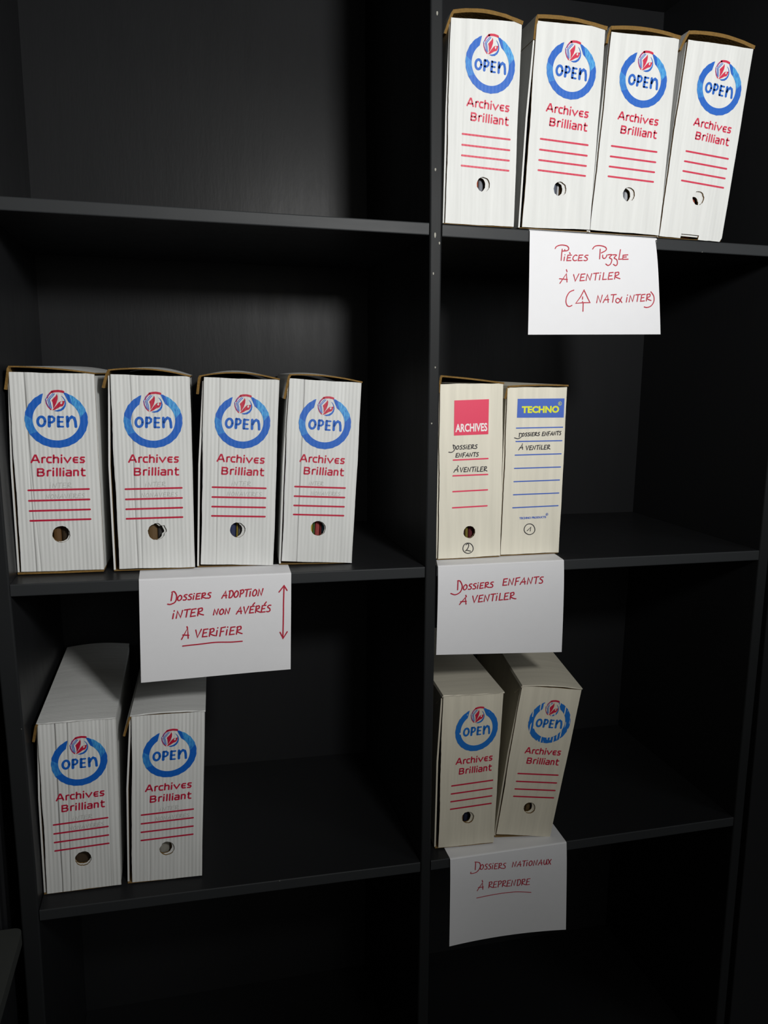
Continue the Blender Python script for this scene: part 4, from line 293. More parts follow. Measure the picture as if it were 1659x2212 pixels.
def shelf(bay, z0, z1, name='shelf'):
    xa = (li, dl)[0] if bay == 'L' else dr; xb = dl if bay == 'L' else ri
    a = xa(z0) + 0.0006; b = xb(z1) - 0.0012
    r = 0.0016; sec = [(D - 0.0005, 0), (r, 0)]
    for k in range(1, 4): t = math.pi / 2 * k / 3; sec.append((r - r * math.sin(t), -r + r * math.cos(t)))
    for k in range(0, 4): t = math.pi / 2 * k / 3; sec.append((r - r * math.cos(t), -TH + r - r * math.sin(t)))
    sec.append((D - 0.0005, -TH))
    n = len(sec); v = []; f = []; mi = []; N = 9
    for k in range(N):
        t = k / (N - 1)
        for (y, z) in sec: v.append(Vector((a + (b - a) * t, y, z0 + (z1 - z0) * t + z)) - bc_off)
    for k in range(N - 1):
        for i in range(n):
            j = (i + 1) % n; f.append((k * n + i, k * n + j, (k + 1) * n + j, (k + 1) * n + i)); mi.append(1 if 1 <= i <= n - 3 else 0)
    f.append(tuple(range(n))); f.append(tuple((N - 1) * n + i for i in range(n))[::-1]); mi += [0, 0]
    o = from_py(name, v, f, [MAT['black'], MAT['edge']], bc, mi=mi)
    bm = bmesh.new(); bm.from_mesh(o.data); bmesh.ops.recalc_face_normals(bm, faces=bm.faces[:]); bm.to_mesh(o.data); bm.free()
    return o
SH = DATA['shelves']
for k, (a, b) in SH.items(): shelf(k[1], a, b)
for bay in 'LR':
    shelf(bay, 2.235, 2.235); shelf(bay, 0.145, 0.145); shelf(bay, ZTOP, ZTOP, 'top_board')

# a few places where the black paint is chipped down to pale wood
MAT['chip'] = plain('bare_wood_chip', rgb(150, 148, 138), 0.7)
for (x, z, a, b) in ((.004, 1.985, .0012, .003), (.006, 1.775, .0012, .0022), (.0075, 1.683, .0014, .004), (.0145, 1.672, .0012, .002), (.006, 1.628, .001, .002), (.012, 1.49, .001, .0015), (.008, 1.405, .0012, .0012)):
    pts = [(x + a * math.cos(t) * (1 + .3 * math.sin(3 * t)), -.0002, z + b * math.sin(t)) for t in [i * math.pi / 4 for i in range(8)]]
    from_py('paint_chip', [Vector(p) - bc_off for p in pts] + [Vector((p[0], p[1] + .0006, p[2])) - bc_off for p in pts], [tuple(range(8))] + [(i, (i + 1) % 8, 8 + (i + 1) % 8, 8 + i) for i in range(8)], MAT['chip'], bc)

# plain black cupboard left of the bookcase, and the low one in front of it
tc_ = tag(empty('tall_cupboard', (-1.0, 0.2, 0.0)), 'plain black tall cupboard closing against the left side of the bookcase', 'cupboard')
xo = -0.6445
boxmesh('carcass', (-0.45, -0.18, 0.0), (xo + 1.0 - 0.002, 0.21, 2.35), MAT['black'], tc_)
boxmesh('door', (-0.45, -0.198, 0.05), (xo + 1.0 - 0.006, -0.1805, 2.33), MAT['black'], tc_, 0.002)
tr_ = tag(empty('tall_cupboard', (1.0, 0.2, 0.0)), 'plain black tall cupboard standing against the right side of the bookcase', 'cupboard')
boxmesh('carcass', (-0.352, -0.18, 0.0), (0.35, 0.21, 2.35), MAT['black'], tr_)
boxmesh('door', (-0.352, -0.198, 0.05), (0.35, -0.1805, 2.33), MAT['black'], tr_, 0.002)
lx, ly, lz = DATA['lowtop'][0]
lc = tag(empty('low_cabinet', (lx - 0.4, -0.3, 0.0)), 'low dark cabinet whose grey-black top shows at the lower left corner', 'cabinet')
def slab():
    bm = bmesh.new(); pts = []; rr = 0.012
    x1 = 0.4; x0 = -0.4; y0 = -0.28; y1 = 0.297
    for cx, cy, a0 in ((x1 - rr, y1 - rr, 0), (x0 + rr, y1 - rr, 90), (x0 + rr, y0 + rr, 180), (x1 - rr, y0 + rr, 270)):
        for k in range(5):
            a = math.radians(a0 + 22.5 * k); pts.append((cx + rr * math.cos(a), cy + rr * math.sin(a)))
    vs_ = [bm.verts.new((x, y, lz - 0.02)) for x, y in pts]; fc = bm.faces.new(vs_)
    r = bmesh.ops.extrude_face_region(bm, geom=[fc]); bmesh.ops.translate(bm, verts=[g for g in r['geom'] if isinstance(g, bmesh.types.BMVert)], vec=(0, 0, 0.02))
    bmesh.ops.recalc_face_normals(bm, faces=bm.faces[:])
    me = bpy.data.meshes.new('cabinet_top'); bm.to_mesh(me); bm.free(); return link('cabinet_top', me, MAT['low'], lc)
MAT['low'] = black_paint('worn_dark_top', (0.045, 0.048, 0.045, 1), 0.5, 0.1, chips=0.2, bump=0.05)
slab(); boxmesh('carcass', (-0.39, -0.26, 0.0), (0.385, 0.29, lz - 0.0205), MAT['black'], lc)
boxmesh('door', (-0.385, -0.2785, 0.05), (-0.003, -0.2605, lz - 0.03), MAT['black'], lc, 0.002)
boxmesh('door', (0.003, -0.2785, 0.05), (0.38, -0.2605, lz - 0.03), MAT['black'], lc, 0.002)

# ------------------------------------------------------------------ flat print helpers
def ribbon(pts, wd, f, v, taper=True):
    """a pen stroke: a strip of quads with round-ish ends, in plane coordinates"""
    P_ = [Vector(p) for p in pts]
    Q = [P_[0]]
    for p in P_[1:]:
        if (p - Q[-1]).length > 1e-5: Q.append(p)
    if len(Q) < 2: Q.append(Q[0] + Vector((wd * 0.5, 0)))
    n = len(Q); off = []
    for i in range(n):
        d0 = (Q[i] - Q[i - 1]).normalized() if i > 0 else None
        d1 = (Q[i + 1] - Q[i]).normalized() if i < n - 1 else None
        d = (d0 + d1) if (d0 and d1) else (d0 or d1)
        if d.length < 0.25: d = d0
        d = d.normalized(); nn = Vector((-d.y, d.x)); k = 1.0
        if d0 and d1: k = min(1.6, 1.0 / max(0.5, abs(nn.dot(Vector((-d1.y, d1.x))))))
        off.append(nn * (wd / 2 * k))
    e0 = (Q[1] - Q[0]).normalized() * wd * 0.35; e1 = (Q[-1] - Q[-2]).normalized() * wd * 0.35
    b = len(v)
    v += [Q[0] - e0 + off[0] * 0.45, Q[0] - e0 - off[0] * 0.45]
    for i in range(n): v += [Q[i] + off[i], Q[i] - off[i]]
    v += [Q[-1] + e1 + off[-1] * 0.45, Q[-1] + e1 - off[-1] * 0.45]
    for i in range(n + 1): f.append((b + 2 * i, b + 2 * i + 1, b + 2 * i + 3, b + 2 * i + 2))
def dense(a, b, n=10): return [(a[0] + (b[0] - a[0]) * i / n, a[1] + (b[1] - a[1]) * i / n) for i in range(n + 1)]
def arc(cx, cy, rx, ry, a0, a1, n=18): return [(cx + rx * math.cos(math.radians(a0 + (a1 - a0) * i / n)), cy + ry * math.sin(math.radians(a0 + (a1 - a0) * i / n))) for i in range(n + 1)]
def poly(pts, f, v):
    b = len(v); v += [Vector(p) for p in pts]
    for t in tessellate_polygon([[Vector((p[0], p[1], 0)) for p in pts]]): f.append(tuple(b + i for i in t))
def textmesh(s, bold=0.0):
    c = bpy.data.curves.new('t', 'FONT'); c.body = s; c.offset = bold; c.resolution_u = 3
    o = bpy.data.objects.new('t', c); col.objects.link(o)
    me = bpy.data.meshes.new_from_object(o.evaluated_get(bpy.context.evaluated_depsgraph_get()))
    v = [x.co.copy() for x in me.vertices]; f = [tuple(p.vertices) for p in me.polygons]
    bpy.data.objects.remove(o); bpy.data.meshes.remove(me)
    x0 = min(p.x for p in v); x1 = max(p.x for p in v); y0 = min(p.y for p in v); y1 = max(p.y for p in v)
    return [Vector(((p.x - x0) / (x1 - x0), (p.y - y0) / (y1 - y0))) for p in v], f

# the ring logo and the wording, drawn once in crop units of the first box
def cn(x, y): return ((x - 498 - .065 * (y - 540)) / 418.0, (y - 540 + .018 * (x - 535)) / 368.0)
def C_(pts): return [cn(*p) for p in pts]
K = 1 / 418.0
LOGO = {}
def build_logo():
    v = []; f = []                                     # blue ring, open at the top where the emblem sits
    n = 56; o0, o1 = -68, 252 - 3; i0, i1 = -53, 232
    for k in range(n + 1):
        t = k / n; ao = math.radians(-75.5 + t * (248 + 82.5 - 0) ); ai = math.radians(-55 + t * (234 + 55))
        v += [Vector((math.cos(ao), math.sin(ao))), Vector((0.75 * math.cos(ai), 0.005 + 0.735 * math.sin(ai)))]
    # outer gap: right tip at about -75 deg, left tip at about 248 deg
    v = []
    for k in range(n + 1):
        t = k / n; ao = math.radians(-75 + t * 323); ai = math.radians(-56 + t * 289)
        wob = 1 + 0.008 * math.sin(k * 2.3)
        v += [Vector((wob * math.cos(ao), wob * math.sin(ao))), Vector((0.75 * math.cos(ai), 0.735 * math.sin(ai)))]
    for k in range(n): f.append((2 * k, 2 * k + 1, 2 * k + 3, 2 * k + 2))
    LOGO['ring'] = (v, f)
    v = []; f = []; W_ = 37 * K                          # OPEN
    ribbon(C_(arc(300, 565, 48, 60, 0, 360, 22)), W_, f, v)
    ribbon(C_(dense((402, 498), (404, 630), 4)), W_ * 1.12, f, v); ribbon(C_([(402, 505), (440, 500), (468, 522), (466, 555), (440, 575), (405, 578)]), W_ * .85, f, v)
    ribbon(C_(dense((522, 500), (524, 630), 4)), W_ * 1.1, f, v)
    for y, x in ((505, 588), (566, 580), (630, 590)): ribbon(C_([(522, y), (x, y)]), W_ * .72, f, v)
    ribbon(C_(dense((640, 498), (648, 630), 4)), W_ * 1.05, f, v); ribbon(C_([(650, 565), (668, 525), (700, 500), (732, 515), (748, 560), (757, 632)]), W_ * 1.05, f, v)
    LOGO['word'] = (v, f)
    v = []; f = []                                     # red of the emblem
    ribbon(C_([(372, 262), (385, 230), (412, 198), (445, 178)]), 22 * K, f, v)
    ribbon(C_([(430, 182), (470, 172), (520, 168), (568, 174), (588, 180)]), 34 * K, f, v)
    ribbon(C_([(357, 285), (366, 330), (390, 375), (428, 412)]), 17 * K, f, v)
    poly(C_([(500, 205), (512, 235), (512, 275), (495, 330), (470, 375), (455, 395), (452, 350), (445, 315), (433, 290), (455, 265), (485, 235)]), f, v)
    poly(C_([(443, 420), (468, 385), (505, 340), (530, 312), (552, 300), (560, 302), (548, 318), (548, 330), (560, 338), (572, 332), (576, 318), (606, 292), (597, 335), (583, 360), (545, 372), (512, 392), (478, 412)]), f, v)
    poly(C_([(560, 302), (575, 306), (576, 318), (606, 292), (590, 296)]), f, v)
    LOGO['red'] = (v, f)
    v = []; f = []
    ribbon(C_([(452, 200), (420, 235), (382, 282), (398, 330), (415, 392)]), 10 * K, f, v)
    ribbon(C_([(470, 205), (440, 240), (402, 284), (420, 335), (432, 395)]), 11 * K, f, v)
    ribbon(C_([(405, 205), (375, 245), (352, 280), (372, 330), (400, 380)]), 8 * K, f, v)
    A = [(562, 228), (590, 250), (614, 285), (624, 325), (618, 365), (596, 402), (560, 426), (515, 434), (470, 426)]
    B = [(470, 422), (510, 414), (548, 402), (580, 378), (600, 350), (607, 320), (602, 288), (585, 258), (562, 232)]
    poly(C_(A + B), f, v)
    LOGO['blue'] = (v, f)
    v = []; f = []; W_ = 24 * K
    S = lambda *p: ribbon(C_(p), W_, f, v)
    # Archives
    S((168, 1104), (215, 1008), (228, 1008), (272, 1104)); S((190, 1075), (258, 1072))
    S((312, 1106), (312, 1038)); S((312, 1048), (328, 1036), (352, 1036))
    S((432, 1034), (392, 1034), (376, 1050), (378, 1086), (394, 1102), (434, 1102))
    S((464, 1106), (464, 1004)); S((464, 1050), (482, 1036), (512, 1036), (526, 1050), (526, 1106))
    S((568, 1106), (568, 1036)); S((567, 1012), (569, 1002))
    S((604, 1036), (648, 1100), (692, 1034))
    S((786, 1034), (745, 1034), (728, 1050), (730, 1084), (745, 1100), (786, 1100)); S((732, 1067), (780, 1067))
    S((874, 1032), (832, 1032), (822, 1048), (834, 1066), (862, 1068), (872, 1084), (860, 1100), (818, 1100))
    # Brilliant
    S((254, 1278), (254, 1188), (315, 1188), (330, 1200), (326, 1222), (312, 1232), (256, 1232)); S((312, 1232), (336, 1246), (334, 1266), (318, 1278), (254, 1280))
    S((384, 1280), (384, 1210)); S((384, 1222), (400, 1208), (428, 1208))
    S((460, 1280), (460, 1210)); S((459, 1186), (461, 1176)); S((508, 1280), (508, 1178)); S((552, 1280), (552, 1178))
    S((596, 1280), (596, 1210)); S((595, 1186), (597, 1176))
    S((640, 1208), (684, 1208), (697, 1220), (697, 1276), (648, 1278), (634, 1266), (636, 1248), (650, 1240), (696, 1240))
    S((736, 1278), (736, 1208), (778, 1206), (792, 1220), (792, 1276))
    S((846, 1178), (846, 1262), (858, 1276), (888, 1276)); S((832, 1206), (884, 1205))
    LOGO['text'] = (v, f)
build_logo()

# ------------------------------------------------------------------ archive boxes
def sheet(pr, th, w0, w1, nd=6, wav=0.0, back=None, uvoff=0.0, inward=1):
    """extrude a 2D profile (s,z) with thickness along the depth. returns verts, faces, uv, material indices (0 outer, 1 kraft edge, 2 inner)"""
    n = len(pr); Q = [Vector(p) for p in pr]; off = []
    for i in range(n):
        d = Vector((0, 0))
        if i > 0: d += (Q[i] - Q[i - 1]).normalized()
        if i < n - 1: d += (Q[i + 1] - Q[i]).normalized()
        d.normalize(); off.append(Vector((-d.y, d.x)) * th * inward)
    arcl = [0.0]
    for i in range(1, n): arcl.append(arcl[-1] + (Q[i] - Q[i - 1]).length)
    v = []; uv = []; f = []; mi = []
    for layer in (0, 1):
        for k in range(nd + 1):
            for i in range(n):
                ws = w0[i] if isinstance(w0, (list, tuple)) else w0
                t = k / nd; w = ws + (w1 - ws) * t
                p = Q[i] + (off[i] if layer else Vector((0, 0)))
                jit = (rnd.random() - .5) * wav if k == 0 else 0
                q = Vector((p.x, w + jit, p.y))
                if back: q = back(q, t, i / (n - 1))
                v.append(q); uv.append((w + uvoff, arcl[i]))
    def idx(l, k, i): return l * (nd + 1) * n + k * n + i
    for k in range(nd):
        for i in range(n - 1):
            f.append((idx(0, k, i), idx(0, k, i + 1), idx(0, k + 1, i + 1), idx(0, k + 1, i))); mi.append(0)
            f.append((idx(1, k, i), idx(1, k + 1, i), idx(1, k + 1, i + 1), idx(1, k, i + 1))); mi.append(2)
    for k in (0, nd):
        for i in range(n - 1): f.append((idx(0, k, i), idx(1, k, i), idx(1, k, i + 1), idx(0, k, i + 1))); mi.append(1)
    for i in (0, n - 1):
        for k in range(nd): f.append((idx(0, k, i), idx(0, k + 1, i), idx(1, k + 1, i), idx(1, k, i))); mi.append(1)
    return v, f, uv, mi
def obj_sheet(name, mats, parent, *a, **k):
    v, f, uv, mi = sheet(*a, **k); o = from_py(name, v, f, mats, parent, uv, mi)
    bm = bmesh.new(); bm.from_mesh(o.data); bmesh.ops.recalc_face_normals(bm, faces=bm.faces[:]); bm.to_mesh(o.data); bm.free(); return o

def rag(a, b, n, amp, rs):
    a = Vector(a); b = Vector(b); d = (b - a); nn = Vector((-d.y, d.x)).normalized(); o = []
    ph = rs.random() * 6; ph2 = rs.random() * 6
    for i in range(n):
        t = i / n; e = math.sin(math.pi * t) ** .5 if 0 < t < 1 else 0
        o.append(a + d * t + nn * e * (amp * .9 * math.sin(t * 5 + ph) + amp * .35 * math.sin(t * 17 + ph2) + (rs.random() - .5) * amp * .5))
    return o

def panel(name, outer, hole, th, w, mats, parent, lean, edge=1):
    polys = [[Vector((p[0], p[1], 0)) for p in outer]] + ([[Vector((p[0], p[1], 0)) for p in hole]] if hole else [])
    flat = [p for q in polys for p in q]; tri = tessellate_polygon(polys)
    n = len(flat); v = [Vector((p.x, w, p.y)) for p in flat] + [Vector((p.x, w + th, p.y)) for p in flat]
    uv = [(p.x - lean * p.y, p.y) for p in flat] * 2
    f = [tuple(t) for t in tri]; mi = [0] * len(f); f += [tuple(i + n for i in reversed(t)) for t in tri]; mi += [2] * len(tri)
    b = 0
    for q in polys:
        m = len(q)
        for i in range(m): j = (i + 1) % m; f.append((b + i, b + j, n + b + j, n + b + i)); mi.append(edge)
        b += m
    o = from_py(name, v, f, mats, parent, uv, mi)
    bm = bmesh.new(); bm.from_mesh(o.data); bmesh.ops.recalc_face_normals(bm, faces=bm.faces[:]); bm.to_mesh(o.data); bm.free()
    return o

def flat_print(name, vf, mat, parent, lean, fn=None, w=-0.00035):
    v, f = vf; P2 = [fn(p) if fn else p for p in v]
    return from_py(name, [(p[0], w, p[1]) for p in P2], f, mat, parent, [(p[0] - lean * p[1], p[1]) for p in P2])

INFO = {
 # key: (label, short place for folders, card colour, crease list, relief, tone, folders)
 'T1': ('white corrugated archive box on top right shelf, touching the central black upright', 'top right shelf box beside the upright'),
 'T2': ('white archive box on top right shelf, second from the central upright', 'second box of the top right shelf'),
 'T3': ('white archive box on top right shelf, third from the central upright, slightly leaning', 'third box of the top right shelf'),
 'T4': ('outermost leaning white archive box on top right shelf, notch in its bottom edge', 'outermost box of the top right shelf'),
 'M1': ('widest-looking white archive box on middle left shelf, nearest the left side panel', 'first box of the middle left shelf'),
 'M2': ('white archive box with torn finger hole on middle left shelf, second from left', 'second box of the middle left shelf'),
 'M3': ('white archive box on middle left shelf, third from left, above the adoption note', 'third box of the middle left shelf'),
 'M4': ('white archive box on middle left shelf, fourth and nearest the central upright', 'fourth box of the middle left shelf'),
 'BL1': ('greyish white archive box on lower left shelf, nearest the left side panel', 'left box of the lower left shelf'),
 'BL2': ('greyish white archive box on lower left shelf, partly under the hanging adoption note', 'right box of the lower left shelf'),
 'BR1': ('cream archive box with creased front on lower right shelf, against the central upright', 'upright-side box of the lower right shelf'),
 'BR2': ('cream archive box leaning right on lower right shelf, streaky blue ring print', 'leaning box of the lower right shelf'),
 'A': ('cream archive box with red square print and handwriting, middle right shelf', 'middle right box with red square'),
 'E': ('cream archive box with blue and yellow printed banner, middle right shelf', ''),
}
FOLD = {  # colour name, rgb, start and end across the hole in millimetres
 'T1': [('orange', (176, 84, 50), -14, -3), ('grey', (120, 124, 132), -3, 6)],
 'T2': [('slate grey', (92, 98, 112), -14, 1), ('white', (196, 198, 202), 1, 5), ('brown', (126, 96, 62), 5, 12)],
 'T3': [('grey', (128, 132, 140), -14, 0), ('pale grey', (168, 172, 178), 0, 8)],
 'T4': [('white', (176, 176, 180), -14, -4), ('rust red', (150, 70, 48), -4, 6)],
 'M1': [('brown', (92, 66, 36), -14, -2), ('dark brown', (56, 44, 30), -2, 12)],
 'M2': [('brown', (98, 76, 48), -14, 1), ('dark grey', (62, 60, 60), 1, 13)],
 'M3': [('navy', (44, 52, 84), -14, -2), ('yellow', (168, 146, 60), -2, 1), ('grey', (104, 106, 112), 1, 13)],
 'M4': [('olive yellow', (150, 138, 50), -14, -7), ('green', (84, 124, 74), -7, -4), ('red', (150, 62, 62), -4, 4), ('dark red', (112, 46, 44), 4, 7), ('blue', (70, 116, 136), 7, 13)],
 'BL1': [('dark brown', (70, 58, 44), -14, 12)],
 'BL2': [('pale grey', (150, 148, 140), -14, 4), ('brown', (110, 92, 66), 4, 13)],
 'BR1': [('navy', (40, 44, 66), -4, 4), ('brown', (110, 84, 56), -14, -4)],
 'BR2': [('dark brown', (72, 58, 42), -14, -2), ('brown', (116, 96, 66), -2, 7)],
 'A': [('plum', (62, 34, 52), -14, -3), ('olive', (122, 110, 50), -3, 3), ('dark red', (96, 34, 42), 3, 13)],
}
def make_box(k):
    B = DATA['boxes'][k]; rs = random.Random(sum(map(ord, k)))
    cream = k in ('A', 'E'); br = k.startswith('BR')
    colr = CREAM if cream else (CREAM2 if br else (WHITE_M if k[0] in 'MB' else WHITE))
    stren = {'T': .8, 'M': 1.0, 'B': 1.0}.get(k[0], .2); rel = {'T': .0006, 'M': .0008, 'B': .0009}.get(k[0], .0005)
    if br: stren = .22
    if cream: stren = .2
    crease = {'M1': [(.020, 0, 1.6), (.027, .03, .8)], 'M2': [(.026, 0, 1.5), (.032, -.02, .8)], 'M4': [(.022, 0, 1.6)], 'M3': [(.022, 0, .7)], 'BL1': [(.022, 0, 1.6), (.034, -.02, 1.2), (.095, 0, .8)], 'BL2': [(.026, 0, .8)], 'T1': [(.022, 0, .5)]}.get(k)
    TL, TR, BR_, BL_ = B['face']; Wd = BR_[0] - BL_[0]; lean = ((TL[0] - BL_[0]) + (TR[0] - BR_[0])) / 2 / (TL[1] - BL_[1])
    mw = card('board_' + k, colr, 0.0058, stren, crease, .10, rel if not br else .0005)
    mp = card('board_plain_' + k, colr, 0.0058, stren * .8, None, .10)
    mats = [mw, MAT['kraft'], mp]; side = [mp, mp, MAT['kraft_dark']]; lipm = mp if k[0] == 'B' else MAT['kraft']; lth = {'T': .0052, 'M': .0021, 'B': .0020}.get(k[0], .0026)
    rz = math.atan2(B['ex'][1], B['ex'][0])
    root = empty('archive_box', B['O'], rz)
    if k[0] != 'T': root.location.z += 0.0018 if k == 'BR2' else 0.0006
    grp = 'cream archive boxes on the middle right shelf' if cream else 'archive boxes with the blue ring logo'
    tag(root, INFO[k][0], 'box', grp)
    DEP = 0.352
    # front panel with its finger hole
    outer = rag(BL_, BR_, 30, .0004, rs)
    if 'notch' in B:
        (a, b) = B['notch']; outer = rag(BL_, (a[0] - .001, BL_[1] + (BR_[1] - BL_[1]) * .4), 10, .0003, rs)
        dz = (BR_[1] - BL_[1]); z0 = BL_[1] + dz * .36; z1 = BL_[1] + dz * .68
        outer += [Vector((a[0] - .0015, z0)), Vector(a), Vector(b), Vector((b[0] - .0015, z1))] + rag((b[0], z1), (BR_[0] - .004, BR_[1]), 10, .0003, rs) + [Vector((BR_[0] - .004, BR_[1])), Vector((BR_[0], BR_[1] + .006))]
        outer += rag((BR_[0] + .0002, BR_[1] + .007), TR, 30, .0004, rs)
    else: outer += rag(BR_, TR, 40, .0005, rs)
    outer += rag(TR, TL, 20, .0005, rs) + rag(TL, BL_, 40, .0009, rs)
    hole = None
    if 'hole' in B:
        hx, hz, hr = B['hole']; hole = []
        for i in range(36):
            a = 2 * math.pi * i / 36; r = hr * (1 + (rs.random() - .5) * .07)
            if k == 'M2' and (abs(math.degrees(a) - 20) < 22): r *= 1.22
            if k == 'M2' and (abs(math.degrees(a) - 85) < 16): r *= 1.08
            if k == 'BL2' and abs(math.degrees(a) - 150) < 14: r *= .9
            hole.append(Vector((hx + r * math.cos(a), hz + r * math.sin(a))))
    fp = panel('front_panel', outer, hole, .0028, 0.0, mats, root, lean)
    if hole:
        io = {'T1': (-.006, 0), 'T2': (-.005, 0), 'T3': (-.006, -.001), 'T4': (-.008, -.008), 'M1': (-.0022, .001), 'M2': (-.004, -.001), 'M3': (-.0048, 0), 'M4': (-.0016, -.001), 'BL1': (-.001, .002), 'BL2': (-.004, .0015), 'BR1': (-.005, .0005), 'BR2': (-.005, .002), 'A': (0, 0)}[k]
        h2 = [Vector((p.x + io[0], p.y + io[1])) for p in hole]
        inn = [(BL_[0] + .004, BL_[1] + .004), (BR_[0] - .004, BR_[1] + .004), (TR[0] - .004, TR[1] - .006), (TL[0] + .004, TL[1] - .006)]
        panel('inner_panel', [Vector(p) for p in inn], h2, .0026, 0.0034, [mp, MAT['kraft'], MAT['kraft_dark']], root, lean)
    else:
        inn = [(BL_[0] + .004, BL_[1] + .004), (BR_[0] - .004, BR_[1] + .004), (TR[0] - .004, TR[1] - .006), (TL[0] + .004, TL[1] - .006)]
        panel('inner_panel', [Vector(p) for p in inn], None, .0026, 0.0034, [mp, MAT['kraft'], MAT['kraft_dark']], root, lean)
    # walls
    oL = B['oL'] * Wd; rise = B.get('rise', 0.0)
    def bk(q, t, u): return Vector((q.x, q.y, q.z + rise * t * (q.z / .285 if q.z > 0 else 0)))
    zb = max(0.0012, min(BL_[1], BR_[1]) - .0008)
    zl = B['lid']; topL = min(TL[1], zl[0][1] - .006)
    mid = BL_[0] - oL * 1.0 + (TL[0] - BL_[0]) * .55
    obj_sheet('side_wall', side, root, [(TL[0] - oL * .45, topL - .002), (mid - .0008, .16), (BL_[0] - oL, zb + .0005)], .0028, .0045, DEP, 6, .0006, bk, inward=1)
    obj_sheet('side_wall', side, root, [(BR_[0] - .0006, zb + .0005), (BR_[0] + (TR[0] - BR_[0]) * .5 + .0002, .15), (TR[0] - .0004, TR[1] - .003)], .0028, .0035, DEP, 6, .0004, bk, inward=1)
    obj_sheet('bottom_flap', [MAT['kraft_dark'], MAT['kraft'], mp], root, [(BL_[0] - oL + .0005, zb + .0002), (BR_[0] * .5, zb - .0002), (BR_[0] - .0008, zb)], .0026 if zb > .003 else .0009, .0012, DEP, 3, .0012, inward=-1)
    obj_sheet('back_wall', [mp, MAT['kraft'], mp], root, [(BL_[0] - oL + .004, zb + .002), (BR_[0] - .004, zb + .002)], .0028, DEP - .002, DEP, 1) if False else \
        panel('back_wall', [Vector((BL_[0] - oL + .003, zb + .002)), Vector((BR_[0] - .0035, zb + .002)), Vector((TR[0] - .0035, TR[1] - .004 + rise)), Vector((TL[0] - oL * .4 + .003, topL - .004 + rise))], None, .0028, DEP - .0045, [MAT['kraft_dark'], MAT['kraft'], mp], root, lean)
    # lid: one sheet, its front edge bowed
    a, m, b = [Vector(p) for p in zl]; pr = []
    for i in range(13):
        t = i / 12
        # quadratic through the three measured points
        tm = (m.x - a.x) / (b.x - a.x); tm = min(.75, max(.25, tm))
        bow = (m.y - (a.y + (b.y - a.y) * tm)) / (tm * (1 - tm))
        pr.append((b.x + (a.x - b.x) * t, a.y + (b.y - a.y) * (1 - t) + bow * t * (1 - t)))
    pr[0] = (pr[0][0] + .0012, pr[0][1])
    bowb = B.get('bulge', .004)
    def lidback(q, t, u):
        s = math.sin(math.pi * min(1, max(0, (q.x - a.x) / (b.x - a.x))))
        flat = (a.y + b.y) / 2
        z = q.z + (rise + bowb * s) * math.sin(t * math.pi * .5) * (1 if rise else 1)
        return Vector((q.x, q.y, z))
    lid = obj_sheet('lid', [mp, lipm, MAT['kraft_dark'] if k[0] != 'T' else MAT['kraft']], root, pr, lth, -.0012, DEP + .002, 8, .0012, lidback, inward=1)
    fl = Vector(B['flap']); cut = .03 if br else 0.0
    A = Vector(pr[-1])
    flp = [(A.x, A.y), (A.x + (fl.x - A.x) * .12 - .0012, A.y - .004), (A.x + (fl.x - A.x) * .55 - .0004, A.y + (fl.y - A.y) * .5), (fl.x, fl.y)]
    w0 = [-.0010, -.0006, cut * .45 + .001, cut + .002]
    obj_sheet('side_flap', [mp, mp if br else MAT['kraft'], MAT['kraft_dark']], lid, flp, .0036, w0, DEP + .002, 8, .0018, lidback, inward=1)
    # print
    if 'aff' in B:
        (a0, a1, a2), (b0, b1, b2) = B['aff']; fn = lambda p: (a0 * p[0] + a1 * p[1] + a2, b0 * p[0] + b1 * p[1] + b2)
        bl = 'blue_worn' if k == 'BR2' else ('blue_br' if k == 'BR1' else 'blue'); red = 'red_t_lit' if k[0] == 'T' else 'red'
        rg = flat_print('ring_logo', LOGO['ring'], [MAT[bl], MAT['blue_light']], root, lean, fn)
        if not br:
            for i_, p_ in enumerate(rg.data.polygons): p_.material_index = 1 if (2 <= i_ <= 9 or 39 <= i_ <= 45) else 0
        flat_print('logo_word', LOGO['word'], MAT['blue_brw' if br else bl], root, lean, fn)
        em = flat_print('logo_emblem', LOGO['red'], MAT[red], root, lean, fn); em['label'] = 'red flame and pen nib of the round emblem'
        flat_print('emblem_lines', LOGO['blue'], MAT[bl], em, lean, fn, -.0005)
        flat_print('title_print', LOGO['text'], MAT[red], root, lean, fn)
        for yy in (2.51, 2.89, 3.26, 3.62):
            v = []; f = []; ribbon(dense((-1.03, yy), (.92, yy), 20), .066, f, v)
            flat_print('ruled_line', (v, f), MAT[red], root, lean, fn)
    if 'pencil' in B:
        v = []; f = []
        for s in B['pencil']: ribbon(s, .0007, f, v)
        o = flat_print('pencil_writing', (v, f), MAT['pencil'], root, lean); o['label'] = 'faint pencil writing'
    if 'hand' in B:
        v = []; f = []
        for s in B['hand']: ribbon(s, .0013, f, v)
        o = flat_print('handwriting', (v, f), MAT['pen'], root, lean, None, -.0006); o['label'] = 'black felt pen handwriting'
    def place(vf, q, bold=0):
        v, f = vf; p0, p1, p2, p3 = [Vector(x) for x in q]
        return [(p0 * (1 - t.x) + p1 * t.x) * (1 - t.y) + (p3 * (1 - t.x) + p2 * t.x) * t.y for t in v], f
    if k == 'A':
        v = []; f = []; poly(B['square'], f, v); sq = flat_print('red_square', (v, f), MAT['red2'], root, lean)
        flat_print('square_word', place(textmesh('ARCHIVES', .028), B['title']), MAT['whiteink'], sq, lean, None, -.0006)
        for r in B['rules']:
            v = []; f = []; ribbon(dense(*r), .0023, f, v); flat_print('ruled_line', (v, f), MAT['red2'], root, lean)
